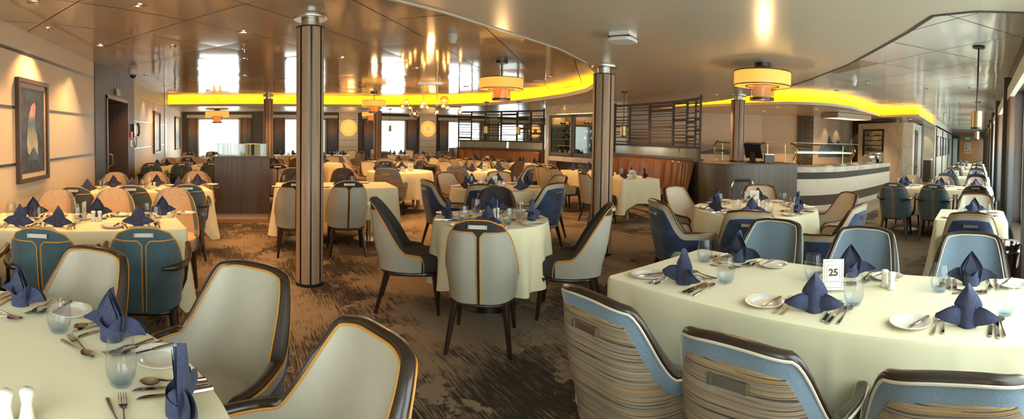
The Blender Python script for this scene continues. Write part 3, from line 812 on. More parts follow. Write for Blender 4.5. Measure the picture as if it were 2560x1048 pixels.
# upper ceiling tiles laid diagonally
def tiles(part):
    mb=MB(); a=R(46); ca,sa=math.cos(a),math.sin(a); L,Wd=1.2,.80; g=.011
    rr=random.Random(3)
    def inside(x,y):
        return (-3.3<x<7.6 and .9<y<15.4) or (2.6<x<12.4 and -1.4<y<9.4) or (8<x<34.5 and -1.4<y<4.6)
    for i in range(-40,60):
        for j in range(-60,60):
            cx,cy=i*L,j*Wd
            x,y=cx*ca-cy*sa,cx*sa+cy*ca
            if not inside(x,y): continue
            east=(x>7.6 or (y<1.75 and x>2.6) or (x>6.6 and y<5.5))
            if east!=(part==1): continue
            rows=[]; t=[rr.uniform(-.0042,.0042) for _ in range(8)]
            for u in (-1,-.5,0,.5,1):
                row=[]
                for v in (-1,0,1):
                    lx,ly=cx+u*(L/2-g/2),cy+v*(Wd/2-g/2)
                    z=ZU-.0036*(1-u*u)*(1-v*v)+(1-u*u)*(1-v*v)*(t[0]*u*3+t[1])+(1-v*v)*t[2]*u*.5
                    row.append((lx*ca-ly*sa,lx*sa+ly*ca,z))
                rows.append(row)
            mb.grid(rows)
    return mb
struct('ceiling.001',tiles(0),M['ceil_up'],smooth=60)
struct('ceiling.003',tiles(1),M['ceil_up_daylit'],smooth=60)
struct('ceiling.002',MB().box(-2.5,34,-.8,19.3,ZU+.010,ZU+.06),mat('ceiling_joint',(.20,.16,.11),.6),smooth=0)
# floor
struct('floor',MB().box(-2.6,34,-.9,19.3,-.1,0),M['carpet'],smooth=0)
tp=[(5.9,1.45),(6.7,1.62),(7.6,1.9),(8.3,2.35),(20.6,1.95),(34,1.95),(34,2.0),(20.6,2.9),(17,6),(12,9.6),(9.3,9.0),(8.0,5.5),(7.3,3.6),(6.2,2.3)]
mb=MB(); mb.prism(tp,0,.004); struct('floor.001',mb,M['tilefloor'],smooth=0)
mb=MB(); mb.box(-.55,1.35,7.72,8.75,0,.003); struct('floor.002',mb,mat('walkway_wood',(.20,.10,.04),.4,vary=.2,scale=(2,20,1)),smooth=0)
# left wall (picture wall)
def wallbox(name,x0,x1,y0,y1,z0,z1,m,smooth=0): return struct(name,MB().box(x0,x1,y0,y1,z0,z1),m,smooth=smooth)
wallbox('wall_west',XW-.25,XW,-.9,7.0,0,ZU+.02,M['wall_cream'])
mb=MB().box(XW-.45,XW+.012,7.0,7.62,0,ZU+.02).box(XW-.45,XW+.012,9.2,9.78,0,ZU+.02).box(XW-.45,XW+.012,7.62,9.2,2.12,ZU+.02).box(XW-.6,XW-.45,7.0,9.78,0,ZU)
struct('wall_west.001',mb,M['wall_dark'],smooth=0)
wallbox('wall_west.002',XW-.25,XW,9.78,14.2,0,ZU+.02,M['wall_cream'])
wallbox('wall_west.003',XW-.25,XW-.03,14.2,YF+.3,0,ZU,M['wall_cream'])
wallbox('trim_5',XW-.25,XW+.02,13.95,14.25,0,ZU,M['white_trim'])
k=6
for z in (.58,1.165,1.75,2.33):
    wallbox('trim_%d'%k,XW-.01,XW+.006,-.8,7.0,z-.014,z+.014,M['strip']); k+=1
    wallbox('trim_%d'%k,XW-.01,XW+.006,9.78,13.95,z-.011,z+.011,M['strip']); k+=1
# door in the dark wall recess
d=struct('door_1',MB().box(XW-.42,XW-.38,7.66,9.16,.02,2.10),M['laminate'],smooth=0)
obj('door_frame',MB().box(XW-.44,XW+.03,7.62,7.68,0,2.12).box(XW-.44,XW+.03,9.14,9.2,0,2.12).box(XW-.44,XW+.03,7.62,9.2,2.08,2.14),M['hull'],d,smooth=0)
obj('door_edge',MB().box(XW-.38,XW-.06,7.70,7.76,.02,2.06),M['whiteplastic'],d,smooth=0)
obj('door_handle',MB().box(XW-.06,XW+.0,7.70,7.78,.88,1.16).tube([(XW-.02,7.80,1.14),(XW+.03,7.96,1.10),(XW+.03,8.0,.95),(XW-.02,7.84,.90)],.014,6),M['chrome'],d,smooth=40)
# far wall
windows=[(-1.61,.07),(2.26-.45,3.50),(5.42,6.91),(8.81,10.5),(11.4,12.9),(14.0,15.2)]
ws=sorted(windows); H0,H1=.55,2.10
mb=MB(); x=-2.5
for a,b in ws: mb.box(x,a-.02,YF,YF+.25,0,ZL+.02); x=b+.02
mb.box(x,17,YF,YF+.25,0,ZL+.02)
for a,b in ws: mb.box(a-.02,b+.02,YF,YF+.25,0,H0).box(a-.02,b+.02,YF,YF+.25,H1,ZL+.02)
struct('wall_north',mb,M['hull'],smooth=0)
sky_white=emitmat('overcast_sky_glow',(1,1,1),3.0)
for i,(a,b) in enumerate(ws):
    w=struct('window_%d'%(i+1),MB().box(a-.02,b+.02,YF+.12,YF+.13,H0,H1),M['pane'],smooth=0)
    obj('frame',MB().box(a-.02,a+.06,YF+.02,YF+.14,H0,H1).box(b-.06,b+.02,YF+.02,YF+.14,H0,H1).box(a,b,YF+.02,YF+.14,H0-.02,H0+.05).box(a,b,YF+.02,YF+.14,H1-.05,H1+.02),M['blind'],w,smooth=0)
def curtain_mesh(w,z0,z1,amp=.035,n=6,seed=1):
    mb=MB(); rr=random.Random(seed); rows=[]; N=n*8
    ph=rr.uniform(0,6)
    for j in range(7):
        t=j/6; rows.append([(w*i/N,amp*(math.sin(i/N*n*2*math.pi+ph)*(.75+.25*t)+.25*math.sin(i/N*n*5+ph)),z1+(z0-z1)*t) for i in range(N+1)])
    mb.grid(rows); return mb.mesh('curtain',M['curtain'],70)
cmesh=[curtain_mesh(.42,.03,2.12,seed=s) for s in range(3)]
def addcurtain(x,y,rz,label,sx=1,grp='ombre window curtains'):
    o=bpy.data.objects.new('curtain',cmesh[rnd.randrange(3)]); link(o); o.location=(x,y,0); o.rotation_euler=(0,0,rz); o.scale=(sx,1,1)
    return tag(o,label,'curtain',grp)
wn=['first','second','third','fourth','fifth','sixth']
for i,(a,b) in enumerate(ws):
    w=1.0 if i!=1 else 1.0
    addcurtain(a-.38,YF-.09,0,'brown-to-grey curtain at the wall-side edge of %s far window from the picture wall'%wn[i],1.0)
    addcurtain(b+.02,YF-.09,0,'brown-to-grey curtain at the buffet-side edge of %s far window from the picture wall'%wn[i],.95)
    bx=obj('blind_box',MB().box(a-.42,b+.46,YF-.06,YF-.0,2.11,2.24),M['blind'],smooth=0); tag(bx,'cream roller blind box over the %s far window from the picture wall'%wn[i],'blind','roller blind boxes on the far wall')
# shiplap pillars with ring sconces
for i,(a,b) in enumerate([(4.01,4.80),(7.5,8.26),(10.95,11.35),(13.1,13.8)]):
    a_,b_=(a,b)
    wallbox('wall_north.%03d'%(i+1),a_,b_,YF-.10,YF-.001,0,ZL+.01,M['white_trim'])
    mb=MB()
    for q in range(1,8): mb.box(a_-.002,b_+.002,YF-.104,YF-.09,.28*q-.006+.12,.28*q+.006+.12)
    struct('trim_%d'%(20+i),mb,M['strip'],smooth=0)
sconce_glow=emitmat('sconce_glow',(1,.40,.05),.8); 
def sconce(x,label,z=1.74):
    t=thing('wall_sconce',label,'wall lamp',(x,YF-.10,z),0,'round ring sconces on the far wall')
    def disc(r0,r1,y0,y1): 
        m_=MB(); n=36
        rows=[[(r*math.cos(2*math.pi*k/n),y,r*math.sin(2*math.pi*k/n)) for k in range(n)] for r,y in ((r0,y0),(r0,y1),(r1,y1),(r1,y0))]
        m_.grid(rows,closed=True); return m_
    obj('outer_ring',disc(.20,.345,0,-.02),emitmat('sconce_outer_glow',(.95,.48,.16),.42),t)
    obj('middle_ring',disc(.11,.215,0,-.045),sconce_glow,t)
    obj('centre_disc',disc(.001,.10,0,-.07),M['whiteplastic'],t)
sconce(4.41,'round glowing ring sconce on the white pillar nearer the picture wall')
sconce(7.88,'round glowing ring sconce on the white pillar beneath the globe chandelier')
for sx_ in (4.41,7.88):
    L=bpy.data.lights.new('sconce_light','POINT'); L.energy=3; L.color=(1,.6,.28); L.shadow_soft_size=.15; o=bpy.data.objects.new('sconce_light',L); C.objects.link(o); o.location=(sx_,YF-.5,1.75)
sconce(13.45,'round glowing ring sconce seen through the bronze lattice screen')
# east closing wall behind the screens
wallbox('wall_east',15.9,16.1,8.6,19.2,0,ZL+.01,M['wall_dark'])
# window wall beside the camera (south)
bays=[(-2.9+3.1*k) for k in range(0,12)]
mb=MB(); mb2=MB()
HB,HT=.50,2.10
x=-2.6
ops=[]
for k in range(12):
    p=.2+3.1*(k-1); ops.append((p+.22,p+2.88))
for a,b in ops: mb.box(x,a,YR-.30,YR,0,ZU+.02); x=b
mb.box(x,34.2,YR-.30,YR,0,ZU+.02)
for a,b in ops: mb.box(a,b,YR-.30,YR,0,HB).box(a,b,YR-.30,YR,2.22,ZU+.02)
struct('wall_south',mb,M['hull'],smooth=0)
for i,(a,b) in enumerate(ops):
    w=struct('window_%d'%(i+10),MB().box(a,b,YR-.22,YR-.21,HB,2.22),M['pane'],smooth=0)
    obj('frame',MB().box(a,a+.05,YR-.26,YR-.16,HB,2.22).box(b-.05,b,YR-.26,YR-.16,HB,2.22).box(a,b,YR-.26,YR-.16,HB,HB+.05).box(a,b,YR-.26,YR-.16,2.17,2.22),M['blind'],w,smooth=0)
ord12=['','','first','second','third','fourth','fifth','sixth','seventh','eighth','ninth','tenth']
for k in range(2,12):
    p=.2+3.1*(k-1)
    o=obj('pilaster',MB().box(p-.07,p+.07,YR-.02,YR+.10,0,2.42),M['hull'],smooth=0); tag(o,'dark brown pilaster between corridor windows, %s along from the camera'%ord12[k],'pilaster','pilasters between corridor windows')
    a,b=ops[k]
    bx=obj('blind_box',MB().box(a-.05,b+.05,YR,YR+.06,2.10,2.26),M['blind'],smooth=0); tag(bx,'cream blind box over the %s corridor window from the camera'%ord12[k],'blind','blind boxes over corridor windows')
    if k>2: addcurtain(a-.02,YR+.02,0,'drawn-back ombre curtain at the camera-side edge of the %s corridor window'%ord12[k],1.6,'corridor window curtains')
    addcurtain(b-.44,YR+.02,0,'drawn-back ombre curtain at the bulkhead-side edge of the %s corridor window'%ord12[k],1.1,'corridor window curtains')
mb=MB().box(-2.4,34,YR-.0,YR+.02,2.30,2.315); struct('trim_30',mb,M['white_trim'],smooth=0)
# corridor partition wall and end wall
wallbox('wall_north.010',20.4,XE,1.9,2.05,0,ZU+.02,M['white_trim'])
wallbox('wall_east.001',XE,XE+.2,-.8,2.1,0,ZU+.02,mat('corridor_end_orange',(.40,.20,.11),.5))
mb=MB().box(XE-.06,XE,.25,1.35,0,1.98); d=struct('door_2',mb,M['orange_wall'],smooth=0)
obj('notice_panel',MB().box(XE-.075,XE-.06,.52,1.02,1.05,1.85),mat('pale_notice',(.62,.42,.30),.5),d,smooth=0)
for (yy,zz) in ((.88,1.65),(.86,1.45),(.88,1.22),(.68,1.22)): obj('notice_mark',MB().box(XE-.08,XE-.075,yy-.05,yy+.05,zz-.03,zz+.03),M['laminate'],d,smooth=0)
wallbox('wall_east.002',XE-.12,XE,1.40,1.9,0,2.3,M['wall_dark'])
d=struct('door_3',MB().box(XE-.14,XE-.12,1.5,1.8,0,2.1),M['frosted'],smooth=0)
o=thing('exit_sign','small green illuminated exit sign above the orange end door','sign',(XE-.02,.8,2.14)); obj('housing',MB().box(-.03,0,-.16,.16,-.05,.05),emitmat('exit_green',(.05,.35,.12),.5),o); 
text_part('lettering','EXIT',.075,M['paper'],o,(-.032,0,0),(R(90),0,R(-90)))
for i,x in enumerate((21.6,23.6,25.4,27.2,30.2)):
    p=thing('framed_picture','slim dark framed picture, %s along the white corridor wall'%['first','second','third','fourth','fifth'][i],'picture',(x,1.9,1.5),0,'framed pictures along the corridor')
    obj('frame',MB().box(-.4,.4,-.045,0,-.48,.48),M['frame'],p,smooth=0); obj('print',MB().box(-.34,.34,-.047,-.045,-.42,.42),M['seaprint'],p,smooth=0)
for i,x in enumerate((20.9,24.5,29.0)):
    wallbox('trim_%d'%(31+i),x-.06,x+.06,1.86,1.9,0,2.3,M['strip'])
# ------------------------------------------------------------------ pillars
ring=[('upright',0)]
def pillar(x,y,zc,label,z0=0,r=.137):
    t=thing('clad_pillar',label,'pillar',(x,y,0),0,'wood-clad round pillars')
    n=8; zt=zc-.115
    for k in range(n):
        a0=360/n*k-94+4; a1=a0+360/n-8
        rows=[[((r*math.cos(R(a))),(r*math.sin(R(a))),z) for a in [a0+(a1-a0)*i/6 for i in range(7)]] for z in (z0,zt)]
        obj('cladding',MB().grid(rows),M['pillarwood'],t,smooth=30)
    obj('core',MB().lathe([(r-.008,z0),(r-.008,zt)],36),M['black'],t)
    obj('top_ring',MB().lathe([(r-.02,zt-.0),(r+.006,zt),(r+.006,zt+.012),(.05,zt+.012)],36),M['black'],t)
    obj('collar',MB().lathe([(.085,zt),(.085,zc-.03)],28),M['steel'],t)
    obj('ceiling_plate',MB().lathe([(.16,zc-.001),(.16,zc-.022),(.155,zc-.028),(.07,zc-.028)],36),M['steel'],t)
    obj('foot',MB().lathe([(r+.004,z0),(r+.004,z0+.03),(r-.01,z0+.03)],36),M['black'],t)
pillar(.69,4.50,ZU,'wood-striped round pillar standing alone on the carpet before the service stand',r=.133)
pillar(4.10,4.20,ZL,'wood-striped round pillar between the two round table areas',r=.133)
pillar(.87,13.6,ZU,'slim dark wood pillar behind the service stand')
pillar(7.92,4.45,ZL,'wood-striped pillar rising from behind the dark cashier counter',z0=1.06)
pillar(4.55,14.95,ZL,'distant wood pillar in front of the middle far window')
# ------------------------------------------------------------------ pictures, door furniture on the picture wall
def picture(y0,y1,z0,z1,m,label,xw=XW,tilt=.0):
    w=y1-y0; hh=z1-z0
    t=thing('framed_picture',label,'picture',(xw,(y0+y1)/2,(z0+z1)/2),0,'framed sea prints on the picture wall')
    b=.045
    obj('frame',MB().box(0,.05,-w/2,-w/2+b,-hh/2,hh/2).box(0,.05,w/2-b,w/2,-hh/2,hh/2).box(0,.05,-w/2+b,w/2-b,-hh/2,-hh/2+b).box(0,.05,-w/2+b,w/2-b,hh/2-b,hh/2),M['frame'],t,smooth=0)
    obj('mat_board',MB().box(0,.02,-w/2+b,w/2-b,-hh/2+b,hh/2-b),M['matboard'],t,smooth=0)
    q=b+.05; pr=obj('print',MB().box(.02,.022,-w/2+q,w/2-q,-hh/2+q,hh/2-q),m,t,smooth=0)
    if m is M['cave']:
        O=[(.56,.845),(.42,.80),(.33,.70),(.28,.62),(.25,.50),(.22,.36),(.25,.24),(.40,.19),(.55,.225),(.70,.20),(.69,.36),(.66,.45),(.59,.52),(.58,.65),(.61,.80)]
        W_,H_=w-2*q,hh-2*q
        mb=MB().add([(.0235,-W_/2+u*W_,-H_/2+v*H_) for u,v in O],[tuple(range(len(O)))])
        obj('cave_opening',mb,M['caveopen'],pr,smooth=0)
        mb=MB().add([(.0240,-W_/2+u*W_,-H_/2+v*H_) for u,v in [(.28,.19),(.42,.27),(.52,.31),(.60,.25),(.68,.20),(.70,.15),(.25,.15)]],[tuple(range(7))])
        obj('cave_rocks',mb,M['bluerock'],pr,smooth=0)
picture(4.30,5.08,.96,2.06,M['cave'],'large framed print of a sea cave arch on the cream wall')
picture(12.05,13.0,.96,2.08,M['seaprint'],'narrow-looking framed sea print past the dark door recess')
picture(16.4,17.7,.93,2.10,M['seaprint'],'framed sea print on the last bit of cream wall by the window',xw=XW-.03)
t=thing('door_sign','small pale green sign hanging above the recessed door','sign',(XW+.05,8.3,2.23)); obj('panel',MB().box(0,.006,-.13,.13,-.06,.06),mat('pale_green_sign',(.55,.60,.38),.5),t,smooth=0)
obj('hanger',MB().tube([(.003,-.1,.06),(.003,-.1,.34)],.003,5),M['strip'],t); obj('hanger',MB().tube([(.003,.1,.06),(.003,.1,.34)],.003,5),M['strip'],t)
text_part('lettering','EXIT',.06,mat('green_ink',(.10,.30,.12),.5),t,(.0075,0,0),(R(90),0,R(90)))
t=thing('wall_telephone','black wall telephone with coiled cord by the door recess','telephone',(XW+.012,9.62,1.55))
obj('body',MB().box(0,.05,-.08,.08,-.14,.13),M['black'],t); obj('handset',MB().tube([(.09,.06,.15),(.12,.06,.08),(.12,.06,-.06),(.09,.06,-.12)],[.03,.022,.022,.03],8),M['black'],t)
obj('cord',MB().tube(catmull([(.06,.06,-.13),(.06,.10,-.28),(.05,.02,-.36),(.04,-.04,-.24)],6),.008,6),M['black'],t)
t=thing('fire_alarm_call_point','small red alarm box beside the wall telephone','alarm box',(XW+.012,9.38,1.46)); obj('box',MB().box(0,.04,-.06,.06,-.06,.06),M['red'],t); obj('push_panel',MB().box(.04,.044,-.035,.035,-.03,.02),M['paper'],t)
t=thing('thermostat','small white wall box under the red alarm box','switch',(XW+.012,9.38,1.28)); obj('box',MB().box(0,.03,-.04,.04,-.07,.07),M['whiteplastic'],t); obj('button',MB().box(.03,.034,-.015,.015,-.02,.01),M['strip'],t)
# ------------------------------------------------------------------ ceiling fittings
def mk_down():
    t=thing('recessed_downlight','x','downlight')
    obj('trim_ring',MB().lathe([(.060,0),(.060,-.006),(.054,-.011),(.043,-.006),(.040,.0)],24),M['chrome'],t)
    obj('lens',MB().lathe([(.001,.0005),(.040,.0005)],20),M['lampface'],t)
    return Proto(t)
PD=mk_down()
downs=[(-1.66,3.61,'above the cave picture'),(-.85,4.06,'second from the cave picture'),(-1.95,4.6,'close to the cream wall'),(-1.7,5.68,'before the dark recess wall'),(-.83,5.93,'over the second wall table'),(.06,5.22,'beside the lone pillar'),(.08,7.04,'over the walkway'),(-1.71,8.69,'past the dome camera'),(.11,9.04,'over the service stand'),(-1.7,11.74,'over the third wall table'),(-.76,11.88,'beyond the service stand'),(1.5,6.74,'just behind the lone pillar'),(2.91,7.38,'short of the globe chandelier'),(4.96,9.49,'under the curved cove'),(5.38,6.98,'beside the big drum lamp')]
for x,y,w in downs: PD.put((x,y,ZU-.001),0,'chrome ringed round downlight in the glossy ceiling, '+w,group='recessed downlights')
for x,y,w in [(7.8,4.9,'before the cashier pillar'),(8.2,9.9,'before the wine cabinet'),(7.2,10.3,'above the bench screen'),(10.9,5.0,'over the cooking counter'),(11.6,4.2,'second over the cooking counter'),(12.2,6.0,'near the mural wall'),(12.9,4.4,'by the dark tile column'),(9.9,6.4,'over the first glass guard'),(15.5,2.3,'before the marble block')]:
    PD.put((x,y,ZL-.001),0,'chrome ringed round downlight in the low ceiling, '+w,group='recessed downlights')
for x,y,w in [(8.45,2.05,'above the buffet aisle'),(9.4,2.95,'beside the buffet cove'),(8.98,1.04,'over the corridor entry'),(8.77,.23,'by the brass pendant'),(11.88,2.03,'further along the buffet aisle'),(11.78,.54,'over the corridor tables'),(15.0,1.1,'deep along the corridor'),(19.0,1.1,'deepest along the corridor')]:
    PD.put((x,y,ZU-.001),0,'chrome ringed round downlight in the daylit glossy ceiling, '+w,group='recessed downlights')
def detector(x,y,z,label):
    t=thing('smoke_detector',label,'smoke detector',(x,y,z),0,'ceiling detectors')
    obj('base',MB().lathe([(.001,0),(.055,0),(.055,-.05),(.048,-.055)],24),M['whiteplastic'],t); obj('sensor_head',MB().lathe([(.048,-.055),(.04,-.085),(.03,-.095),(.001,-.097)],24),M['whiteplastic'],t)
detector(2.3,4.73,ZU,'white round smoke detector hanging from the glossy ceiling before the drum lamp')
detector(8.0,2.2,ZU,'white round smoke detector over the buffet aisle')
t=thing('wireless_access_point','square white ceiling box with dark rim on the matte ceiling','ceiling box',(2.93,2.78,ZL),R(20))
obj('back_plate',MB().box(-.09,.09,-.09,.09,-.035,0),M['whiteplastic'],t); 
obj('dark_rim',MB().box(-.098,.098,-.098,.098,-.045,-.035),M['black'],t)
mb=cushion(.22,.22,0,-.075,-.045,5,crown=0); obj('cover',mb,M['whiteplastic'],t)
t=thing('dome_camera','white dome security camera under the ceiling by the dark wall','camera',(-1.8,7.99,ZU)); obj('housing',MB().lathe([(.001,0),(.075,0),(.075,-.08),(.06,-.09)],24),M['whiteplastic'],t); obj('dome',MB().lathe([(.055,-.088),(.05,-.12),(.03,-.14),(.001,-.148)],24),M['black'],t)
def sprinkler(x,y,z,w):
    t=thing('sprinkler_head','small metal sprinkler head '+w,'sprinkler',(x,y,z),0,'ceiling sprinkler heads')
    obj('escutcheon',MB().lathe([(.001,0),(.035,0),(.03,-.008),(.012,-.012)],18),M['chrome'],t); obj('nozzle',MB().lathe([(.010,-.01),(.008,-.05),(.022,-.052),(.022,-.056),(.001,-.056)],14),M['chrome'],t)
sprinkler(.08,6.2,ZU,'in the glossy ceiling before the lone pillar'); sprinkler(5.35,2.7,ZL,'beside the large drum lamp on the matte ceiling'); sprinkler(3.9,8.6,ZU,'in front of the globe chandelier')
t=thing('ceiling_speaker','flat round white speaker in the glossy ceiling near the cove','speaker',(5.6,7.6,ZU-.001)); obj('grille',MB().lathe([(.001,-.006),(.10,-.006),(.11,0)],28),M['whiteplastic'],t); obj('rim',MB().lathe([(.105,0),(.11,-.008),(.118,0)],28),M['whiteplastic'],t)
# drum pendants
def drum(x,y,zc,label,s=1.0,dz=.22,inner='shade_in',ztop=None):
    t=thing('drum_pendant_lamp',label,'pendant lamp',(x,y,zc),0,'two-tier drum pendant lamps'); zt=-dz
    obj('canopy',MB().lathe([(.001,0),(.095,0),(.095,-.045),(.001,-.045)],28),M['gunmetal'],t)
    obj('rod',MB().lathe([(.010,-.045),(.010,zt-.05)],10),M['gunmetal'],t)
    r=.325*s; h=.155*s
    obj('drum_shade',MB().lathe([(r,zt),(r,zt-h),(r*.62,zt-h-.001)],48),M['shade'],t,smooth=40)
    obj('top_diffuser',MB().lathe([(.02,zt-.004),(r*.99,zt-.004)],40),M['matboard'],t)
    for zz in (zt,zt-h): obj('rim_band',MB().lathe([(r+.001,zz+.005),(r+.006,zz+.005),(r+.006,zz-.005),(r-.006,zz-.005)],48),M['gunmetal'],t)
    obj('inner_rim',MB().lathe([(r*.56,zt-h+.002),(r*.60,zt-h+.002),(r*.60,zt-h-.006),(r*.56,zt-h-.006)],40),M['gunmetal'],t)
    r2=.105*s; z2=zt-h+.02
    obj('inner_shade',MB().lathe([(r2,z2),(r2,z2-.165*s)],32),M[inner],t)
    obj('glass_sleeve',MB().lathe([(r2*1.32,z2-.02),(r2*1.32,z2-.165*s)],32),M['smoke'],t)
    obj('bottom_band',MB().lathe([(r2*1.34,z2-.155*s),(r2*1.34,z2-.185*s),(r2*1.2,z2-.185*s),(r2*1.2,z2-.155*s)],32),M['gunmetal'],t)
    L=bpy.data.lights.new('lamp','POINT'); L.energy=13*s*s; L.color=(1,.60,.25); L.shadow_soft_size=.06; o=bpy.data.objects.new('lamp_light',L); C.objects.link(o); o.location=(x,y,zc+zt-h-.30*s)
drum(4.82,2.40,ZL,'large glowing amber drum pendant under the matte ceiling over the buffet-side round tables',dz=.105,inner='shade_pink')
drum(3.72,5.98,ZU,'glowing amber drum pendant on a long rod over the middle round table',dz=.27)
drum(3.55,12.0,ZU,'distant amber drum pendant, first of the overlapping pair behind the chandelier',dz=.22)
drum(4.55,15.7,ZL,'distant amber drum pendant, lower one of the overlapping pair',dz=.10,s=1.0)
drum(-.75,16.8,ZL,'distant amber drum pendant before the big far window by the picture wall',dz=.06,s=1.3)
# small brass cylinder pendants
def cylp(x,y,zc,zb,label,s=1):
    t=thing('cylinder_pendant_lamp',label,'pendant lamp',(x,y,zc),0,'brass cylinder pendants')
    obj('canopy',MB().lathe([(.001,0),(.06*s,0),(.06*s,-.025),(.001,-.025)],20),M['black'],t)
    obj('rod',MB().lathe([(.008*s,-.02),(.008*s,zb-zc+.18)],8),M['black'],t)
    obj('cylinder_shade',MB().lathe([(.001,zb-zc+.19),(.052*s,zb-zc+.19),(.052*s,zb-zc+.012)],24),M['brasstube'],t)
    obj('bottom_ring',MB().lathe([(.054*s,zb-zc+.014),(.054*s,zb-zc-.01),(.046*s,zb-zc-.01),(.046*s,zb-zc+.014)],24),M['black'],t)
    obj('lens',MB().lathe([(.001,zb-zc),(.045*s,zb-zc)],16),M['lampface'],t)
cylp(5.2,.03,ZU,1.67,'brass cylinder pendant on a long black rod over the first corridor table',1.15)
cylp(11.4,.05,ZU,1.67,'brass cylinder pendant further down the corridor',1.15)
cylp(6.15,10.6,ZL,1.52,'brass cylinder pendant over the curved orange bench, further one',1.1); cylp(6.75,10.0,ZL,1.52,'brass cylinder pendant over the curved orange bench, closer one',1.1)
cylp(6.55,6.15,ZL,1.50,'brass cylinder pendant beside the wood pillar over the second bench',1.1); cylp(5.1,15.3,ZL,1.6,'small brass cylinder pendant before the far window')
# globe chandelier
t=thing('globe_chandelier','bronze bar chandelier with clustered amber glass globes','chandelier',(4.05,9.4,ZU))
ang=math.atan2(-.5,1.0); ux,uy=math.cos(ang),math.sin(ang)
def B(s,dx=0,dz=0): return (ux*s-uy*dx,uy*s+ux*dx,-.50+dz)
obj('canopy',MB().add([ (ux*a-uy*b,uy*a+ux*b,z) for z in (0,-.03) for a,b in ((-.27,-.05),(.27,-.05),(.27,.05),(-.27,.05))],[(0,1,2,3),(7,6,5,4),(0,4,5,1),(1,5,6,2),(2,6,7,3),(3,7,4,0)]),M['steel'],t,smooth=0)
for s in (-.15,.15): obj('rod',MB().tube([(ux*s,uy*s,-.03),B(s)],.012,8),M['steel'],t)
obj('bar',MB().tube([B(-.68),B(.68)],.012,8),M['gunmetal'],t)
def globe(s,dx,dz,r,lbl='globe'):
    c=B(s,dx,dz); n=14
    g=obj('globe',MB().lathe([(r*math.sin(math.pi*i/n)+.0005,c[2]-r*math.cos(math.pi*i/n)) for i in range(n+1)],22,(c[0],c[1])),M['smoke'],t,smooth=80)
    obj('bulb',MB().lathe([(.026*math.sin(math.pi*i/8)+.0005,c[2]-.026*math.cos(math.pi*i/8)) for i in range(9)],12,(c[0],c[1])),M['bulb'],g,smooth=80)
    e=Vector(B(s)); v=(Vector(c)-e)
    if v.length>r: obj('stem',MB().tube([e,e+v*(1-r*.9/v.length)],.008,6),M['gunmetal'],g)
for a in [(-.52,0,.10,.062),(-.60,-.07,.0,.066),(-.44,-.05,-.03,.066),(-.34,0,-.155,.105),(-.14,0,.075,.046),(-.18,-.05,.0,.052),(-.06,-.06,-.02,.06),(.14,0,-.12,.062),(.30,0,.13,.105),(.28,-.05,.01,.052),(.38,-.06,-.02,.058),(.64,0,-.11,.062)]: globe(*a)
# ------------------------------------------------------------------ service stand with reeded glass
t=thing('service_stand','tall dark wood service station with a reeded glass guard on top','service stand',(.07,8.30,0),R(-1))
obj('body',MB().box(-.47,.47,-.28,.28,.10,1.06),M['laminate'],t,smooth=0); obj('toe_kick',MB().box(-.44,.44,-.25,.25,0,.10),M['white_trim'],t,smooth=0)
obj('top',MB().box(-.485,.485,-.295,.295,1.06,1.085),M['laminate'],t,smooth=0)
obj('reveal_line',MB().box(-.472,.472,-.282,-.279,.36,.366),M['black'],t,smooth=0)
g=obj('glass_guard',MB().box(-.42,.43,-.24,-.232,1.085,1.29).box(-.42,-.412,-.24,.22,1.085,1.29).box(.422,.43,-.24,.22,1.085,1.29),glassmat('reeded_clear',(.70,.86,.78),1.0,.05,dens=.06),t,smooth=0)
mb=MB()
for i in range(44):
    x=-.42+.85*i/43
    if rnd.random()<.8: mb.box(x,x+rnd.choice((.003,.006,.011)),-.243,-.2405,1.09,1.285)
obj('reeding',mb,mat('pale_reed_lines',(.50,.53,.42),.4),g,smooth=0)
obj('metal_rim',MB().tube([(-.42,-.236,1.09),(-.42,-.236,1.26),(-.40,-.236,1.292),(.43,-.236,1.292)],.005,6).tube([(-.42,.2,1.292),(-.42,-.2,1.292),(-.40,-.236,1.292)],.005,6),M['brass'],g)
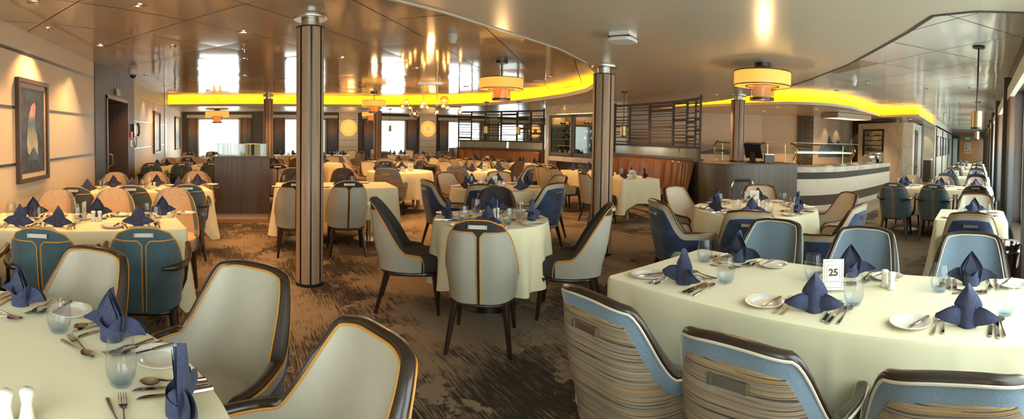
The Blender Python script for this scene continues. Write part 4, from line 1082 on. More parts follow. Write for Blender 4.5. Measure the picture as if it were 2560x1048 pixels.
# ------------------------------------------------------------------ benches and screens
def screen(P,label,blabel,zt,bands,nposts,seed,endpost=True):
    """P runs along the wall; the room side lies at positive offsets"""
    rr=random.Random(seed)
    t=thing('partition_screen',label,'screen',(0,0,0))
    obj('half_wall',ribbon(MB(),P,-.12,.02,0,1.10),M['laminate'],t,smooth=30)
    obj('ledge',ribbon(MB(),P,-.14,.05,1.065,1.105),M['laminate_grey'],t,smooth=30)
    n=len(P)-1
    def at(s,d=0,z=0):
        i=min(n-1,int(s*n)); f=s*n-i; a=Vector(offs(P,d)[i]); b=Vector(offs(P,d)[i+1]); p=a.lerp(b,f); return (p.x,p.y,z)
    zg=1.29
    for a,b in ((.02,.56),(.58,.98)):
        Q=[at(a+(b-a)*i/8,-.05)[:2] for i in range(9)]; obj('glass_strip',ribbon(MB(),Q,0,.012,1.10,zg),glassmat('pale_etched_glass',(.72,.83,.78),.8,.15,dens=.08) if 0 else M['etched'],t,smooth=30)
    mb=MB()
    for z0,z1 in ((zg,zg+.045),(zt-.05,zt)): ribbon(mb,P,-.075,-.025,z0,z1)
    obj('rail',mb,M['lattice'],t,smooth=30)
    pp=[i/nposts for i in range(nposts+1)]
    for i,s in enumerate(pp):
        w=.08 if i in (0,nposts) else .04
        x,y,_=at(s,-.05); Q=[at(max(0,min(1,s-w/ (2*L_of(P)))),-.05)[:2],at(max(0,min(1,s+w/(2*L_of(P)))),-.05)[:2]]
        obj('post',ribbon(MB(),Q,-.02,.02,1.1 if i in (0,nposts) else zg,zt+(.04 if i in (0,nposts) and endpost else 0)),M['lattice'],t,smooth=0)
    mb=MB()
    for i in range(nposts):
        zs=zg+.08
        while zs<zt-.08:
            hgt=rr.choice((.016,.018,.024,.028,.06)); 
            Q=[at(pp[i]+(pp[i+1]-pp[i])*q/4,-.05)[:2] for q in range(5)]
            ribbon(mb,Q,-.008,.008,zs,zs+hgt); zs+=hgt+rr.choice((.035,.05,.075,.10))
    obj('lattice_slats',mb,M['lattice'],t,smooth=0)
    # bench
    b=thing('curved_bench',blabel,'bench',(0,0,0),0)
    Ln=L_of(P); nc=int(Ln/.30); mb=MB(); rows=[]
    N=nc*8
    for z,dd in ((.40,.20),(.55,.175),(.80,.145),(.98,.13),(1.02,.115),(1.03,.09),(1.02,.04)):
        row=[]
        for i in range(N+1):
            s=.02+.96*i/N; ch=abs(math.sin(math.pi*i/8)); d=dd+(.045*ch**.5 if dd>.1 else 0)
            x,y,_=at(s,d); row.append((x,y,z+ (.008*ch**.5 if z>.97 else 0)))
        rows.append(row)
    mb.grid(rows,flip=False); 
    for k in (0,-1): mb.add([r[k] for r in rows],[tuple(range(len(rows)))])
    obj('channelled_back',mb,M['orange_leather'],b,smooth=55)
    Q=[at(.02+.96*i/24)[:2] for i in range(25)]
    mb=MB(); a0=offs(Q,.16); a1=offs(Q,.66); a2=offs(Q,.68)
    mb.grid([[(x,y,.44) for x,y in a0],[(x,y,.465) for x,y in offs(Q,.4)],[(x,y,.455) for x,y in a1],[(x,y,.43) for x,y in a2],[(x,y,.33) for x,y in a2]])
    obj('seat_cushion',mb,M['orange_leather'],b,smooth=55)
    obj('base',ribbon(MB(),Q,.05,.62,.10,.34),M['laminate'],b,smooth=30); obj('toe_kick',ribbon(MB(),Q,.05,.58,0,.10),M['white_trim'],b,smooth=30)
    return t
def L_of(P): return sum((Vector(P[i])-Vector(P[i-1])).length for i in range(1,len(P)))
M['etched']=mat('etched_pale_glass',(.30,.35,.31),.12,vary=.12,scale=(6,6,.5))
S1=curvepts([(6.75,13.45),(7.35,12.75),(7.85,11.75),(8.12,10.75)],6)
S2=curvepts([(8.20,8.05),(8.12,7.2),(7.85,6.0),(7.52,5.3),(7.30,4.95)],6)
# room side is toward the camera: walking this way, the room lies on the west (right-hand) side -> positive offset
screen(S1,'dark bronze lattice screen on a half wall before the far windows','curved orange leather bench under the lattice screen beside the wine cabinet',2.24,0,6,5)
screen(S2,'dark bronze lattice screen on a half wall next to the cashier counter','curved orange leather bench under the screen by the cashier counter',2.27,0,6,9)
obj_=obj('bench_end_panel',MB().box(-.05,.05,-.35,.35,0,1.08),M['laminate'],None,(6.55,13.35,0),smooth=0); obj_.rotation_euler=(0,0,R(-40)); tag(obj_,'dark wood panel closing the far end of the curved orange bench','panel')
# ------------------------------------------------------------------ wine cabinet in marble surround
t=thing('wine_cabinet','marble-framed wine cabinet with dark framed glass doors and lit shelves','cabinet',(8.16,10.72,0),math.atan2(-1.0,.02))
# local x runs along the face toward the camera side, local y points away from the room
Wd=2.35
sur=obj('marble_surround',MB().box(0,.17,0,.7,0,ZL).box(Wd-.17,Wd,0,.7,0,ZL).box(.17,Wd-.17,0,.7,2.10,ZL).box(.17,Wd-.17,0,.06,.80,.93),M['marble'],t,smooth=0)
obj('lower_panel',MB().box(.17,Wd-.17,.30,.34,0,.80),M['laminate'],t,smooth=0)
obj('back_panel',MB().box(.17,Wd-.17,.60,.64,.9,2.1),mat('cabinet_back',(.20,.12,.05),.5),t,smooth=0)
obj('floor_panel',MB().box(.17,Wd-.17,.05,.62,.93,.96),M['laminate'],t,smooth=0)
fr=MB(); x0,x1=.19,Wd-.19; xm=(x0+x1)/2
for a,b in ((x0,xm-.01),(xm+.01,x1)):
    d=obj('door',MB().box(a,a+.07,.0,.05,.95,2.08).box(b-.07,b,.0,.05,.95,2.08).box(a,b,.0,.05,.95,1.04).box(a,b,.0,.05,2.0,2.08),M['laminate'],t,smooth=0)
    obj('glass',MB().box(a+.07,b-.07,.02,.026,1.04,2.0),M['pane'],d,smooth=0)
    obj('lock',MB().lathe([(.001,.0),(.018,.0)],10,((a+b)/2,-.004)) if 0 else MB().box((a+b)/2-.012,(a+b)/2+.012,-.006,0,.985,1.01),M['chrome'],d,smooth=0)
for z in (1.22,1.40,1.58,1.80): obj('shelf',MB().box(.19,Wd-.19,.12,.58,z,z+.012),mat('glass_shelf_edge',(.45,.36,.20),.2),t,smooth=0)
obj('light_strip',MB().box(.2,Wd-.2,.30,.34,2.06,2.075),emitmat('cabinet_light',(1,.6,.2),14),t,smooth=0)
def mk_bottle():
    t=thing('wine_bottle','x','bottle')
    pr=[(.001,0),(.036,0),(.038,.01),(.038,.19),(.030,.215),(.015,.235),(.0135,.29),(.016,.292),(.016,.30),(.001,.30)]
    m=MB().lathe(pr,14); obj('glass_body',m,M['pot'],t); obj('paper_wrap',MB().lathe([(.0388,.05),(.0388,.14)],14),M['label'],t); obj('foil_cap',MB().lathe([(.0168,.235),(.0168,.302),(.001,.302)],10),M['red'],t)
    return Proto(t)
PB=mk_bottle()
ctW=Matrix.Translation((8.16,10.72,0))@Matrix.Rotation(math.atan2(-1.0,.02),4,'Z')
shn={1.22:'lowest shelf',1.40:'second shelf',1.58:'third shelf',1.80:'top shelf'}
for z,xs in ((1.80,(.50,.62,1.45,1.58,1.72)),(1.58,(1.40,1.55,1.70,.62)),(1.40,(1.35,1.48,1.72,.58)),(1.22,(1.42,1.66))):
    for i,x in enumerate(xs):
        p=ctW@Vector((x,.18,z+.052)); o=PB.put(p,0,'dark wine bottle lying on the %s of the wine cabinet, %s'%(shn[z],['first','second','third','fourth','fifth'][i]),group='wine bottles in the cabinet')
        o.rotation_euler=(R(90),0,R(-90)+math.pi+R(0)); o.rotation_euler=(Matrix.Rotation(math.atan2(-1.0,.02),4,'Z')@Matrix.Rotation(R(-90),4,'X')).to_euler()
for i,x in enumerate((.42,.56,.70,.84,.98,1.30,1.44,1.58,1.72,1.86)):
    p=ctW@Vector((x,.22+.08*(i%3),.962)); PB.put(p,0,'dark wine bottle standing at the cabinet bottom, %s along'%['first','second','third','fourth','fifth','sixth','seventh','eighth','ninth','tenth'][i],group='wine bottles in the cabinet')
# marble pier between the cabinet and the second screen
mb=MB().box(8.14,8.75,8.10,8.36,0,ZL); o=struct('wall_north.011',mb,M['marble'],smooth=0)
# ------------------------------------------------------------------ cashier counter
CC=curvepts([(7.20,4.86),(7.02,4.60),(6.95,4.28),(7.06,3.98),(7.35,3.78),(7.85,3.52),(8.25,3.32)],6)
t=thing('cashier_counter','dark wood cashier counter with a rounded corner','counter',(0,0,0))
mb=MB(); top=[(x,y) for x,y in CC]+[(8.85,3.95),(8.6,5.0),(7.6,4.95)]
mb.prism(top[::-1],.0,1.035); obj('body',mb,M['laminate_grey'],t,smooth=30)
mb=MB(); mb.prism(offset_poly(top[::-1],-.012) if 0 else top[::-1],1.035,1.06); obj('top',mb,M['laminate'],t,smooth=30)
t=thing('cash_register_terminal','black touch screen till terminal standing on the cashier counter','till',(7.93,4.08,1.06),R(-85))
obj('stand',MB().box(-.11,.11,-.13,.07,0,.02).box(-.05,.05,-.10,-.05,.02,.20),M['black'],t)
obj('screen',MB().add([(-.17,.02,.10),(.17,.02,.10),(.17,-.10,.36),(-.17,-.10,.36),(-.17,-.01,.085),(.17,-.01,.085),(.17,-.13,.345),(-.17,-.13,.345)],[(0,1,2,3),(7,6,5,4),(0,4,5,1),(1,5,6,2),(2,6,7,3),(3,7,4,0)]),M['black'],t,smooth=0)
obj('keyboard',MB().box(-.18,.18,.08,.2,0,.02),M['black'],t,smooth=0)
t=thing('receipt_printer','grey box printer next to the till terminal','printer',(8.12,3.86,1.06),R(35)); obj('body',MB().box(-.10,.10,-.09,.09,0,.155),M['strip'],t,smooth=0); obj('lid',MB().box(-.098,.0,-.091,.088,.155,.17),M['steel'],t,smooth=0)
# walker parked before the counter
t=thing('folded_rollator','folded chrome trolley frame with black foam grip before the cashier counter','rollator',(6.80,3.70,0),R(-32))
for s in (-1,1):
    obj('side_tube',MB().tube([(s*.20,-.02,.05),(s*.21,0,.5),(s*.20,.0,.74),(s*.165,.0,.80)],.014,8),M['chrome'],t)
    obj('side_tube',MB().tube([(s*.18,.05,.05),(s*.18,.06,.5),(s*.17,.05,.72),(s*.145,.04,.78)],.011,8),M['chrome'],t)
    obj('wheel',MB().tube([(s*.20-.02,0,.05),(s*.20+.02,0,.05)],.05,14),M['black'],t)
obj('grip',MB().tube([(-.165,0,.80),(-.14,0,.815),(0,0,.815),(.14,0,.815),(.165,0,.80)],[.018,.024,.022,.024,.018],10),M['black'],t)
obj('cross_bar',MB().tube([(-.2,0,.35),(.2,0,.35)],.010,8),M['chrome'],t)
# ------------------------------------------------------------------ buffet counter
BC=curvepts([(9.3,7.4),(8.95,6.4),(8.8,5.4),(8.82,4.6),(9.05,3.95),(9.5,3.42),(10.1,3.10),(10.9,2.95),(11.8,2.84),(12.8,2.74),(14.0,2.66)],5)
BC=BC[::-1]
t=thing('buffet_counter','curved white buffet counter with dark bands and marble top','counter',(0,0,0))
def bpart(nm,d0,z0,z1,m): obj(nm,ribbon(MB(),BC,d0,-.9,z0,z1) if 0 else ribbon(MB(),BC,-d0,.85,z0,z1),m,t,smooth=30)
bpart('marble_top',.035,.835,.95,M['marble']); bpart('dark_band',.0,.69,.835,M['lattice']); bpart('cream_panel',.012,.34,.69,mat('cream_counter_front',(.72,.66,.54),.35)); bpart('brown_band',.0,.12,.34,M['laminate']); bpart('toe_kick',.008,0,.12,M['white_trim'])
def guard(P0,P1,label,n=2):
    t=thing('sneeze_guard',label,'sneeze guard',(0,0,0)); a=Vector((*P0,0)); b=Vector((*P1,0)); d=(b-a); L=d.length; d.normalize(); nrm=Vector((-d.y,d.x,0))
    if nrm.dot(Vector((0,0,0))-a)>0: nrm=-nrm   # nrm points away from the guests
    z0=.95
    def Pt(s,q,z): p=a+d*s+nrm*q; return (p.x,p.y,z)
    for s in [L*i/n for i in range(n+1)]:
        pts=catmull([Pt(s,0,z0),Pt(s,.02,z0+.12),Pt(s,-.07,z0+.25),Pt(s,-.10,z0+.36),Pt(s,.0,z0+.46),Pt(s,.12,z0+.50)],5)
        obj('curved_post',MB().tube(pts,.017,8),M['brass'],t); obj('back_post',MB().tube([Pt(s,.33,z0),Pt(s,.33,z0+.46)],.014,8),M['brass'],t)
    obj('top_rail',MB().tube([Pt(-.05,.10,z0+.47),Pt(L+.05,.10,z0+.47)],.014,8),M['brass'],t)
    g=MB(); g.add([Pt(-.12,-.12,z0+.505),Pt(L+.12,-.12,z0+.505),Pt(L+.12,.42,z0+.505),Pt(-.12,.42,z0+.505),Pt(-.12,-.12,z0+.515),Pt(L+.12,-.12,z0+.515),Pt(L+.12,.42,z0+.515),Pt(-.12,.42,z0+.515)],[(3,2,1,0),(4,5,6,7),(0,1,5,4),(1,2,6,5),(2,3,7,6),(3,0,4,7)])
    obj('top_glass',g,mat('green_edge_glass',(.35,.50,.42),.08),t,smooth=0)
    g=MB().grid([[Pt(.02,q,z) for q,z in ((-.02,z0+.1),(-.09,z0+.25),(-.11,z0+.36),(-.03,z0+.46))],[Pt(L-.02,q,z) for q,z in ((-.02,z0+.1),(-.09,z0+.25),(-.11,z0+.36),(-.03,z0+.46))]])
    obj('front_glass',g,M['pane'],t,smooth=60)
    for s in (0,L): obj('end_glass',MB().grid([[Pt(s,.0,z0+.02),Pt(s,.30,z0+.02)],[Pt(s,-.05,z0+.38),Pt(s,.36,z0+.38)]]),M['frosted2'],t)
    obj('heat_shelf',MB().add([Pt(0,-.04,z0+.27),Pt(L,-.04,z0+.27),Pt(L,.25,z0+.27),Pt(0,.25,z0+.27),Pt(0,-.04,z0+.31),Pt(L,-.04,z0+.31),Pt(L,.25,z0+.31),Pt(0,.25,z0+.31)],[(3,2,1,0),(4,5,6,7),(0,1,5,4),(1,2,6,5),(2,3,7,6),(3,0,4,7)]),M['brass'],t,smooth=0)
M['frosted2']=glassmat('side_glass',(.88,.94,.88),1.0,.05,dens=.05)
guard((9.0,5.6),(9.12,4.5),'curved brass and glass sneeze guard behind the cashier counter',1)
guard((9.75,4.02),(11.35,3.12),'curved brass and glass sneeze guard on the white buffet counter',1)
def pan(x,y,rz,label):
    t=thing('food_pan',label,'food pan',(x,y,.952),rz,'warming wells in the buffet top'); obj('rim',MB().lathe([(.17,0),(.17,.008),(.13,.010),(.12,.004)],28),M['steel'],t); obj('well',MB().lathe([(.001,.003),(.125,.003)],24),M['cutlery'],t)
pan(10.3,3.45,0,'round steel warming well at the rounded end of the buffet'); pan(11.1,3.35,0,'round steel warming well in the middle of the buffet'); pan(11.9,3.25,0,'round steel warming well toward the marble block')
t=thing('chafing_dish','steel roll-top chafing dish on the far end of the buffet counter','chafing dish',(13.4,2.95,.952),R(-4))
obj('body',MB().box(-.28,.28,-.17,.17,.03,.20),M['chrome'],t); obj('lid',cushion(.58,.36,0,.20,.30,4,crown=.03),M['chrome'],t,smooth=50); obj('handle',MB().tube([(-.12,-.20,.26),(-.10,-.24,.27),(.10,-.24,.27),(.12,-.20,.26)],.01,6),M['chrome'],t)
for sx in (-.22,.22): obj('foot',MB().box(sx-.02,sx+.02,-.14,.14,0,.03),M['chrome'],t)
t=thing('chafing_dish','low clear-lidded steel dish beside the sneeze guard end','chafing dish',(12.75,3.0,.952),R(-4)); obj('body',MB().box(-.22,.22,-.14,.14,0,.10),M['chrome'],t); obj('lid',cushion(.44,.28,0,.10,.22,4,crown=.03),M['steel'],t,smooth=50)
# ------------------------------------------------------------------ mural walls and kitchen behind
def wallseg(name,P,m,z1=ZL+.01,d=.12,z0=0): return struct(name,ribbon(MB(),P,0,d,z0,z1),m,smooth=20)
wallseg('wall_east.003',[(13.9,6.9),(9.6,12.4)],M['mural'])
wallseg('wall_east.004',[(14.3,5.75),(13.9,6.9)],M['mural'])
wallseg('wall_east.005',[(14.36,5.26),(14.20,5.76)],M['tilecol'],d=.2)
wallseg('wall_east.006',[(17.3,4.75),(14.42,5.28)],M['mural'])
wallseg('wall_east.007',[(18.2,3.0),(17.3,4.75)],M['wall_dark'])
mb=MB()
# blue rocks printed on the mural
def rock(P,nm,lab):
    pass
o=obj('mural_rock',ribbon(MB(),[(16.5,4.88),(15.2,5.12)],0,.02,.98,1.0),M['bluerock'],None)
bpy.data.objects.remove(o)
def muralshape(P0,P1,prof,label):
    a=Vector((*P0,0)); b=Vector((*P1,0)); n=(b-a).normalized(); nn=Vector((n.y,-n.x,0))
    if nn.dot(-a)<0: nn=-nn
    front=[]; 
    for s,z in prof:
        p=a.lerp(b,s)+nn*.012; front.append((p.x,p.y,z))
    back=[(x-nn.x*.008,y-nn.y*.008,z) for x,y,z in front]; k=len(front)
    mb=MB().add(front+back,[tuple(range(k)),tuple(range(k,2*k))[::-1]]+[(i,(i+1)%k,k+(i+1)%k,k+i) for i in range(k)])
    o=obj('mural_panel',mb,M['bluerock'],smooth=0); tag(o,label,'mural','printed shapes on the mural wall')
muralshape((14.42,5.28),(17.3,4.75),[(.12,1.0),(.14,1.3),(.20,1.42),(.24,1.32),(.32,1.45),(.36,1.75),(.42,1.55),(.52,1.45),(.60,1.6),(.72,1.35),(.9,1.1),(.92,1.0)],'tall blue rock peaks printed on the beach mural past the tiled column')
muralshape((9.6,12.4),(13.9,6.9),[(.62,1.02),(.66,1.12),(.72,1.10),(.78,1.2),(.84,1.14),(.90,1.16),(.97,1.02)],'low blue-brown hills printed on the mural behind the cashier counter')
# marble block with rack window
t=thing('marble_block','pale veined marble kitchen block with a dark rack opening','kitchen block',(14.55,2.38,0),math.atan2(1.9,1.75))
obj('side_panel',MB().box(0,.30,0,.5,0,2.2).box(.30,1.45,0,.5,0,1.02).box(.30,1.45,0,.5,1.98,2.2).box(1.45,2.4,0,.5,0,2.2) if 0 else MB().box(0,.98,-.5,0,0,2.2).box(.98,2.25,-.5,0,0,1.05).box(.98,2.25,-.5,0,2.0,2.2).box(2.25,2.55,-.5,0,0,2.2),M['marble'],t,smooth=0)
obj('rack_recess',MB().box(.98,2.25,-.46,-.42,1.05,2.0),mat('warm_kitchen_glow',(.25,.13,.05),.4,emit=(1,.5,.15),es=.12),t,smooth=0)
mb=MB().box(1.0,1.08,-.03,.012,1.06,2.0).box(2.16,2.24,-.03,.012,1.06,2.0).box(1.0,2.24,-.03,.012,1.93,2.0)
for q in range(5): mb.box(1.0,2.24,-.06,.0,1.10+.165*q,1.13+.165*q)
obj('rack_frame',mb,M['black'],t,smooth=0)
for q,(x,w,z) in enumerate(((1.2,.25,1.60),(1.62,.45,1.44),(1.65,.45,1.27),(1.25,.3,1.13),(1.7,.4,1.77),(1.3,.35,1.45))):
    obj('rack_tray',MB().box(x,x+w,-.38,-.1,z,z+.10),M['whiteplastic'] if q%2 else M['steel'],t,smooth=0)
wallbox('wall_east.008',14.55,16.8,2.05,2.36,0,2.2,M['marble'])
t=thing('fridge_cabinet','tall glass-fronted cabinet set in the marble block side','cabinet',(15.3,2.05,0)); obj('door_frame',MB().box(-.35,.35,-.03,0,.25,1.98),M['strip'],t,smooth=0); obj('glass_panel',MB().box(-.28,.28,-.035,-.03,1.0,1.9).box(-.28,.28,-.035,-.03,.3,.85),M['cutlery'],t,smooth=0)
wallbox('wall_east.009',17.0,17.6,2.05,2.6,0,2.3,M['wall_dark'])
wallbox('wall_east.010',20.3,20.45,1.9,3.2,0,ZL,M['marble']); wallbox('wall_north.012',17.5,20.4,3.1,3.25,0,ZL,M['marble'])
t=thing('niche_cabinet','dark wood cabinet with pale top in the marble niche','cabinet',(19.85,2.45,0)); obj('body',MB().box(-.4,.4,-.5,.5,0,.90),M['laminate'],t,smooth=0); obj('top',MB().box(-.42,.4,-.5,.5,.90,.97),M['white_trim'],t,smooth=0); obj('door_handle',MB().box(-.43,-.40,.2,.22,.55,.8),M['steel'],t,smooth=0)
t=thing('extractor_hood','long steel cooking hood under the low ceiling behind the buffet','hood',(13.3,3.85,0),R(-28)); obj('canopy',MB().box(-.7,.7,-.35,.35,2.20,2.34),M['brass2'],t,smooth=0); obj('lit_underside',MB().box(-.62,.62,-.28,.28,2.195,2.20),emitmat('hood_light',(1,.85,.6),.8),t,smooth=0)
# ------------------------------------------------------------------ stuff near the right edge
t=thing('wine_cooler_bucket','chrome wine bucket on a stand beside the corridor window','wine bucket',(3.50,-.22,0)); t.scale=(1.12,1.12,1.05)
obj('pail',MB().lathe([(.001,.48),(.075,.48),(.085,.50),(.105,.70),(.112,.71),(.112,.725),(.10,.715),(.08,.51),(.001,.50)],28),M['chrome'],t)
obj('ring_band',MB().lathe([(.108,.665),(.114,.67),(.108,.675)],28),M['chrome'],t); obj('pole',MB().lathe([(.012,.02),(.012,.48)],12),M['black'],t); obj('foot',MB().lathe([(.001,.0),(.14,.0),(.14,.012),(.02,.03),(.001,.03)],24),M['black'],t)
# ================================================================== TABLES, CHAIRS, SETTINGS
# corner round table (bottom corner of the picture)
cx,cy=-.97,.87; tn='the corner round table'; round_table(cx,cy,.99,tn,11,.5)
for ang,chx,chy,fa,w in ((83,-.80,1.92,250,'far side'),(51,-.13,1.76,231,'aisle side'),(19,.09,1.18,196,'pillar side')):
    a=R(ang); chair('A',chx,chy,fa,'on the %s of %s'%(w,tn),'chairs round '+tn)
    setting(cx+.99*math.cos(a),cy+.99*math.sin(a),ang+180,'on %s of %s'%(w,tn),tn,3,.125)
shakers(-.52,1.0,.6,'',tn)
# table twenty-five by the window
tn='table twenty-five'
rect_table(2.105,.68,1.98,.85,90,tn,12,.50)
for i,(y,w) in enumerate(((1.32,'first'),(.66,'second'),(.02,'third'))):
    wh='%s on the %s of '+tn
    chair('B',1.48,(1.22,.65,.05)[i],0,'%s on the aisle side of %s'%(w,tn),'striped chairs at '+tn)
    chair('B',2.80,(1.40,.74,.03)[i],180,'%s on the buffet side of %s'%(w,tn),'striped chairs at '+tn)
    setting(1.68,y,0,'at %s seat on the aisle side of %s'%(w,tn),tn,3)
    setting(2.53,y,180,'at %s seat on the buffet side of %s'%(w,tn),tn,3,.13)
sign(2.13,.66,R(-62),'25','clear acrylic sign numbered 25 with green border lines on the window-side table')
shakers(2.27,.42,.9,'',tn); 
# wall tables
lt={}
def walltab(xr,yr,L,W_,name,seed,nearo,faro,nk,fk,level,nd,fd):
    a=R(17); c,s=math.cos(a),math.sin(a)
    # near right-hand corner of the cloth at (xr,yr); table runs back toward the wall
    x=xr-c*L/2-s*W_/2; y=yr-s*L/2+c*W_/2
    longtable(x,y,L,W_,17,name,seed,[L/2-o for o in nearo],[L/2-o for o in faro],['']*3,['']*3,level,nd,fd)
    for sg,L_ in (('near side',nd),('far side',fd)):
        for i,(px,py) in enumerate(L_): chair('D',px,py,98 if sg[0]=='n' else -82,'%s on the %s of %s'%(('first','second','third')[i],sg,name),'chairs at '+name)
    return x,y,c,s
walltab(-.38,3.46,1.54,.80,'the first wall table',21,(.34,.97),(.10,.67,1.23),'','',3,[(-.62,3.10),(-1.22,2.92),(-1.83,2.74)],[(-.64,4.60),(-1.24,4.45),(-1.80,4.22)])
x,y,c,s=-.38-.956*.86-.292*.4,3.46-.292*.86+.956*.4,.956,.292
setting(-1.60,3.10,107,'at the wall-end seat of the first wall table','the first wall table',3)
sign(-1.25,3.66,R(91),'21','clear sign seen edge-on in the middle of the first wall table')
walltab(-.32,5.86,1.62,.80,'the second wall table',22,(.40,1.0,1.55),(.06,.63,1.20),'','',2,[(-.63,5.57),(-1.23,5.40),(-1.81,5.16)],[(-.60,6.93),(-1.21,6.75),(-1.79,6.55)])
sign(-1.15,6.0,R(84),'22','clear sign seen edge-on in the middle of the second wall table')
walltab(-.25,10.35,1.66,.80,'the third wall table',23,(.35,.95,1.52),(.10,.68,1.25),'','',2,[(-.60,10.0),(-1.2,9.85),(-1.80,9.68)],[(-.38,11.4),(-1.0,11.27),(-1.65,11.15)])
walltab(-.25,14.1,1.66,.80,'the fourth wall table',24,(.35,1.15),(.35,1.15),'','',1,[],[])
for i,(px,py,f,w) in enumerate(((-.62,13.62,100,'first on the near side'),(-1.45,13.4,100,'second on the near side'),(-.8,15.25,-80,'first on the far side'),(-1.6,15.0,-80,'second on the far side'))): chair('A',px,py,f,w+' of the fourth wall table','chairs at the fourth wall table')
# tables around the pillars
longtable(1.32,6.38,1.62,.80,-6,'the lone-pillar table',31,[-.55,.08],[-.55,.25],'CC','CC',2,.62,.60)
sign(1.62,6.42,R(75),'31','clear sign seen edge-on on the lone-pillar table')
longtable(.85,9.55,1.5,.80,0,'the stand-side table',32,[-.15,.5],[-.1,.5],'CC','CC',1)
# centre round table
ringtable(2.05,3.43,.49,'the centre round table',41,(235,155,315,56),'CCCC',3,.68,.50,.13)
sign(2.10,3.42,R(62),'40','clear sign seen edge-on in the middle of the centre round table')
# middle round table
ringtable(3.39,5.55,.62,'the middle round table',42,(181,231,283,352,56,108),'AAAAAA',2,.74,.50,.15)
sign(3.40,5.60,R(20),'41','clear sign in the middle of the middle round table')
# chandelier round tables
ringtable(3.10,8.66,.64,'the chandelier round table',43,(238,150,65,110),'BAAA',1,.80)
sign(3.3,8.6,R(-10),'42','clear sign in the middle of the chandelier round table')
ringtable(4.75,8.35,.60,'the orange-bench round table',44,(215,60,110,10,300),'BAACA',1,.78)
sign(4.8,8.3,R(-30),'43','clear sign in the middle of the orange-bench round table')
ringtable(3.75,11.8,.60,'the far chandelier table',45,(255,150,60,0,310),'AAAAA',1,.78)
ringtable(2.0,11.4,.55,'the walkway round table',46,(250,190,60,120),'CAAA',1,.74)
ringtable(6.1,12.9,.5,'the bench-end round table',47,(245,190,120),'CAA',1,.72)
# buffet round table
ringtable(4.46,2.26,.66,'the buffet round table',48,(156,86,204,24,318,264),'AAAAAA',3,.86,.50,.15)
sign(4.74,2.42,R(-62),'26','small number sign standing in the middle of the buffet round table')
shakers(4.36,2.12,1.2,'','the buffet round table, second pair')
# bench tables
def benchtab(x,y,rot,name,seed,kinds,drop=.42):
    longtable(x,y,.85,.72,rot,name,seed,[-.2,.2][:0],[],'','',1) if 0 else None
    rect_table(x,y,1.05,.74,rot,name,seed,drop)
    a=R(rot); c,s=math.cos(a),math.sin(a)
    def T(p,q): return x+p*c-q*s,y+p*s+q*c
    for i,o in enumerate((-.28,.28)):
        w=('first','second')[i]
        if i<len(kinds):
            px,py=T(o,.37+.34); chair(kinds[i],px,py,rot-90,'%s on the aisle side of %s'%(w,name),'chairs at '+name)
        ex,ey=T(o,.37); setting(ex,ey,rot-90,'at %s seat on the aisle side of %s'%(w,name),name,1)
        ex,ey=T(o,-.37); setting(ex,ey,rot+90,'at %s seat on the bench side of %s'%(w,name),name,1)
benchtab(6.38,5.85,69,'the first bench table',51,'C')
benchtab(6.75,7.35,80,'the second bench table',52,'CC')
benchtab(7.05,10.25,100,'the third bench table',53,'CC')
benchtab(6.45,11.45,118,'the fourth bench table',54,'CC')
sign(6.15,5.55,R(-45),'45','number sign standing on the first bench table beside the pillar')
sign(6.6,11.3,R(-30),'47','number sign standing on the fourth bench table')
# corridor tables
tn='the first corridor table'
rect_table(4.92,.05,.80,.70,0,tn,61,.45)
chair('A',4.42,.04,0,'on the camera side of '+tn,'chairs at '+tn); chair('A',5.52,.02,180,'facing the camera at '+tn,'chairs at '+tn)
setting(4.52,.03,0,'on the camera side of '+tn,tn,3); setting(5.32,.02,180,'on the bulkhead side of '+tn,tn,2)
sign(4.9,-.2,R(2),'27','clear sign seen edge-on at the window end of the first corridor table')
def corr(x,seed,name,nk,fk,level,w=1.0):
    # long axis across the corridor
    rect_table(x,.66,1.84,.86,90,name,seed,.42)
    for i,(yy,a,b) in enumerate(zip((.03,.66,1.28),nk,fk)):
        o=('window seat','middle seat','aisle seat')[i]
        if a!='-': chair(a,x-.72,yy,0,'at the camera-side %s of %s'%(o,name),'chairs at '+name); setting(x-.43,yy,0,'at %s on camera side of %s'%(o,name),name,level)
        if b!='-': chair(b,x+.72,yy,180,'at the bulkhead-side %s of %s'%(o,name),'chairs at '+name); setting(x+.43,yy,180,'at %s on bulkhead side of %s'%(o,name),name,level)
corr(8.15,62,'the second corridor table','DDD','DDD',2)
def corr2(x,seed,name,nk,fk):
    rect_table(x,.36,1.27,.80,90,name,seed,.42)
    for i,(yy,a,b) in enumerate(zip((.03,.66),nk,fk)):
        o=('window seat','aisle seat')[i]
        chair(a,x-.70,yy,0,'at the camera-side %s of %s'%(o,name),'chairs at '+name); setting(x-.4,yy,0,'at %s on camera side of %s'%(o,name),name,1)
        chair(b,x+.70,yy,180,'at the bulkhead-side %s of %s'%(o,name),'chairs at '+name); setting(x+.4,yy,180,'at %s on bulkhead side of %s'%(o,name),name,1)
corr2(11.3,63,'the third corridor table','BB','BB'); corr2(14.4,64,'the fourth corridor table','AA','AA'); corr2(17.6,65,'the fifth corridor table','BB','AA')
corr2(21.0,66,'the sixth corridor table','AB','BB')
sign(11.3,.5,R(-90),'28','number sign on the third corridor table'); sign(14.4,.45,R(-90),'29','number sign on the fourth corridor table')
# far window tables
for i,(x,y,nk) in enumerate(((1.7,16.3,'ABAD'),(3.4,16.0,'ACAA'),(5.7,16.2,'ABAA'),(7.9,16.2,'BBBD'),(9.9,16.3,'DDBD'))):
    ringtable(x,y,.45,'the %s far-window table'%['first','second','third','fourth','fifth'][i],70+i,(225,315,45,135),nk,1,.72)
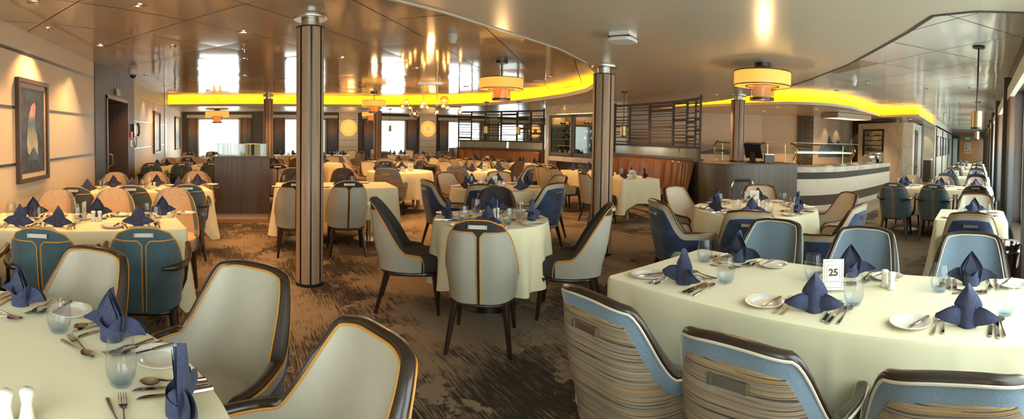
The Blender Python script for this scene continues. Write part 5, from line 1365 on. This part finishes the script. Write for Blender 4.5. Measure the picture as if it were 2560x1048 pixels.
# ================================================================== LIGHT
w=bpy.data.worlds.new('World'); sc.world=w; w.use_nodes=True; nt=w.node_tree; bg=nt.nodes['Background']
tc=nt.nodes.new('ShaderNodeTexCoord'); sp=nt.nodes.new('ShaderNodeSeparateXYZ'); nt.links.new(tc.outputs['Generated'],sp.inputs[0])
cr=nt.nodes.new('ShaderNodeValToRGB'); e=cr.color_ramp.elements; e[0].position=.47; e[0].color=(.32,.42,.50,1); e[1].position=.505; e[1].color=(.90,.97,1,1)
mr=nt.nodes.new('ShaderNodeMapRange'); mr.inputs['From Min'].default_value=-1; nt.links.new(sp.outputs['Z'],mr.inputs['Value']); nt.links.new(mr.outputs[0],cr.inputs['Fac']); nt.links.new(cr.outputs['Color'],bg.inputs['Color']); bg.inputs['Strength'].default_value=3.0
def arealight(name,loc,rot,sx,sy,e,col):
    L=bpy.data.lights.new(name,'AREA'); L.shape='RECTANGLE'; L.size=sx; L.size_y=sy; L.energy=e; L.color=col
    o=bpy.data.objects.new(name,L); C.objects.link(o); o.location=loc; o.rotation_euler=rot; return o
SKY=(1.0,.965,.90)
for i,(a,b) in enumerate(ops):
    if a>26: continue
    arealight('corridor_window_daylight',((a+b)/2,YR-.45,1.36),(R(90),0,0),b-a,1.75,(45 if b<7 else 72),SKY)
for a,b in ws: arealight('far_window_daylight',((a+b)/2,YF+.35,1.35),(R(-90),0,0),b-a,1.55,34,SKY)
def spot(x,y,z,e,ang=75,col=(1,.64,.32),tgt=None,blend=.6):
    L=bpy.data.lights.new('downlight_and_fill_beam','SPOT'); L.energy=e; L.spot_size=R(ang); L.spot_blend=blend; L.color=col; L.shadow_soft_size=.035
    o=bpy.data.objects.new('downlight_and_fill_beam',L); C.objects.link(o); o.location=(x,y,z-.02)
    if tgt: o.rotation_euler=(Vector(tgt)-Vector((x,y,z))).to_track_quat('-Z','Y').to_euler()
WARM=(1,.50,.17)
for x,y,w_ in downs: spot(x,y,ZU,68,105,WARM)
for x,y in [(7.8,4.9),(8.2,9.9),(7.2,10.3),(10.9,5.0),(12.2,6.0),(9.9,6.4),(15.5,2.3),(7.5,6.6)]: spot(x,y,ZL,75,110,(1,.60,.28))
for x,y in [(2.2,10.5),(4.0,11.0),(3.2,8.8),(1.0,12.5),(5.0,12.6),(4.8,8.0),(1.7,8.3)]: spot(x,y,ZU,88,120,WARM)  # warm fill spots over the middle tables, no downlight fittings here
for x,y in [(1.5,16.4),(3.5,16.2),(6.0,16.2),(8.2,16.0),(-1.2,16)]: spot(x,y,ZL,55,105,WARM)  # warm fill spots over the far-window tables, no fittings here
for x,y in [(8.45,2.05),(9.4,2.95),(11.88,2.03),(15,1.1),(19,1.1),(24,1.1),(29,1.1)]: spot(x,y,ZU,26,95,(1,.74,.48))
# picture and wall washers
for y in (3.0,4.65,5.9): spot(XW+.34,y,ZU,16 if y!=4.65 else 20,62,(1,.66,.34),(XW-.0,y,1.35),.35)
for y in (10.8,12.5,16.9): spot(XW+.30,y,2.34 if y>14 else ZU,14,60,(1,.66,.34),(XW,y,1.3),.35)
for x,y,tx,ty in ((15.1,4.85,15.2,5.1),(15.9,4.7,16.0,4.95),(17.0,4.3,17.4,4.5),(19.9,2.3,20.3,2.3)): spot(x,y,ZL,14,50,(1,.66,.34),(tx,ty,1.3),.4)
for i,x in enumerate((21.6,23.6,25.4,27.2,30.2)): spot(x,1.6,ZU,12,45,(1,.7,.4),(x,1.9,1.5),.4)
L=bpy.data.lights.new('chandelier_glow','POINT'); L.energy=40; L.color=(1,.52,.18); L.shadow_soft_size=.05; o=bpy.data.objects.new('chandelier_glow',L); C.objects.link(o); o.location=(4.05,9.4,1.75)
for x,y in ((12.3,4.9),(11.3,7.2),(13.0,5.6),(14.6,4.2)): spot(x,y,ZL,90,120,(1,.66,.36))  # added fill spots without fittings, to brighten the mural walls
# ================================================================== CAMERA (cylindrical panorama like the stitched photograph)
cam=bpy.data.cameras.new('camera'); co=bpy.data.objects.new('camera',cam); C.objects.link(co); sc.camera=co
F=1178.0
cam.type='PANO'; cam.panorama_type='CENTRAL_CYLINDRICAL'
cam.central_cylindrical_range_u_min=-1280/F; cam.central_cylindrical_range_u_max=1280/F
cam.central_cylindrical_range_v_min=-(1048-373)/F; cam.central_cylindrical_range_v_max=373/F
cam.central_cylindrical_radius=1.0
co.matrix_world=Matrix.Translation((0,0,1.45))@Matrix.Rotation(R(-33.3),4,'Z')@Matrix.Rotation(R(90-1.5),4,'X')@Matrix.Rotation(R(.9),4,'Z')
cam.clip_start=.05; cam.clip_end=200
sc.view_settings.view_transform='Standard'
sc.view_settings.exposure=.58; sc.view_settings.gamma=1.03
sc.cycles.max_bounces=8; sc.cycles.transparent_max_bounces=14; sc.cycles.caustics_reflective=False; sc.cycles.caustics_refractive=False
sc.cycles.sample_clamp_indirect=6
try: sc.cycles.use_denoising=True
except Exception: pass
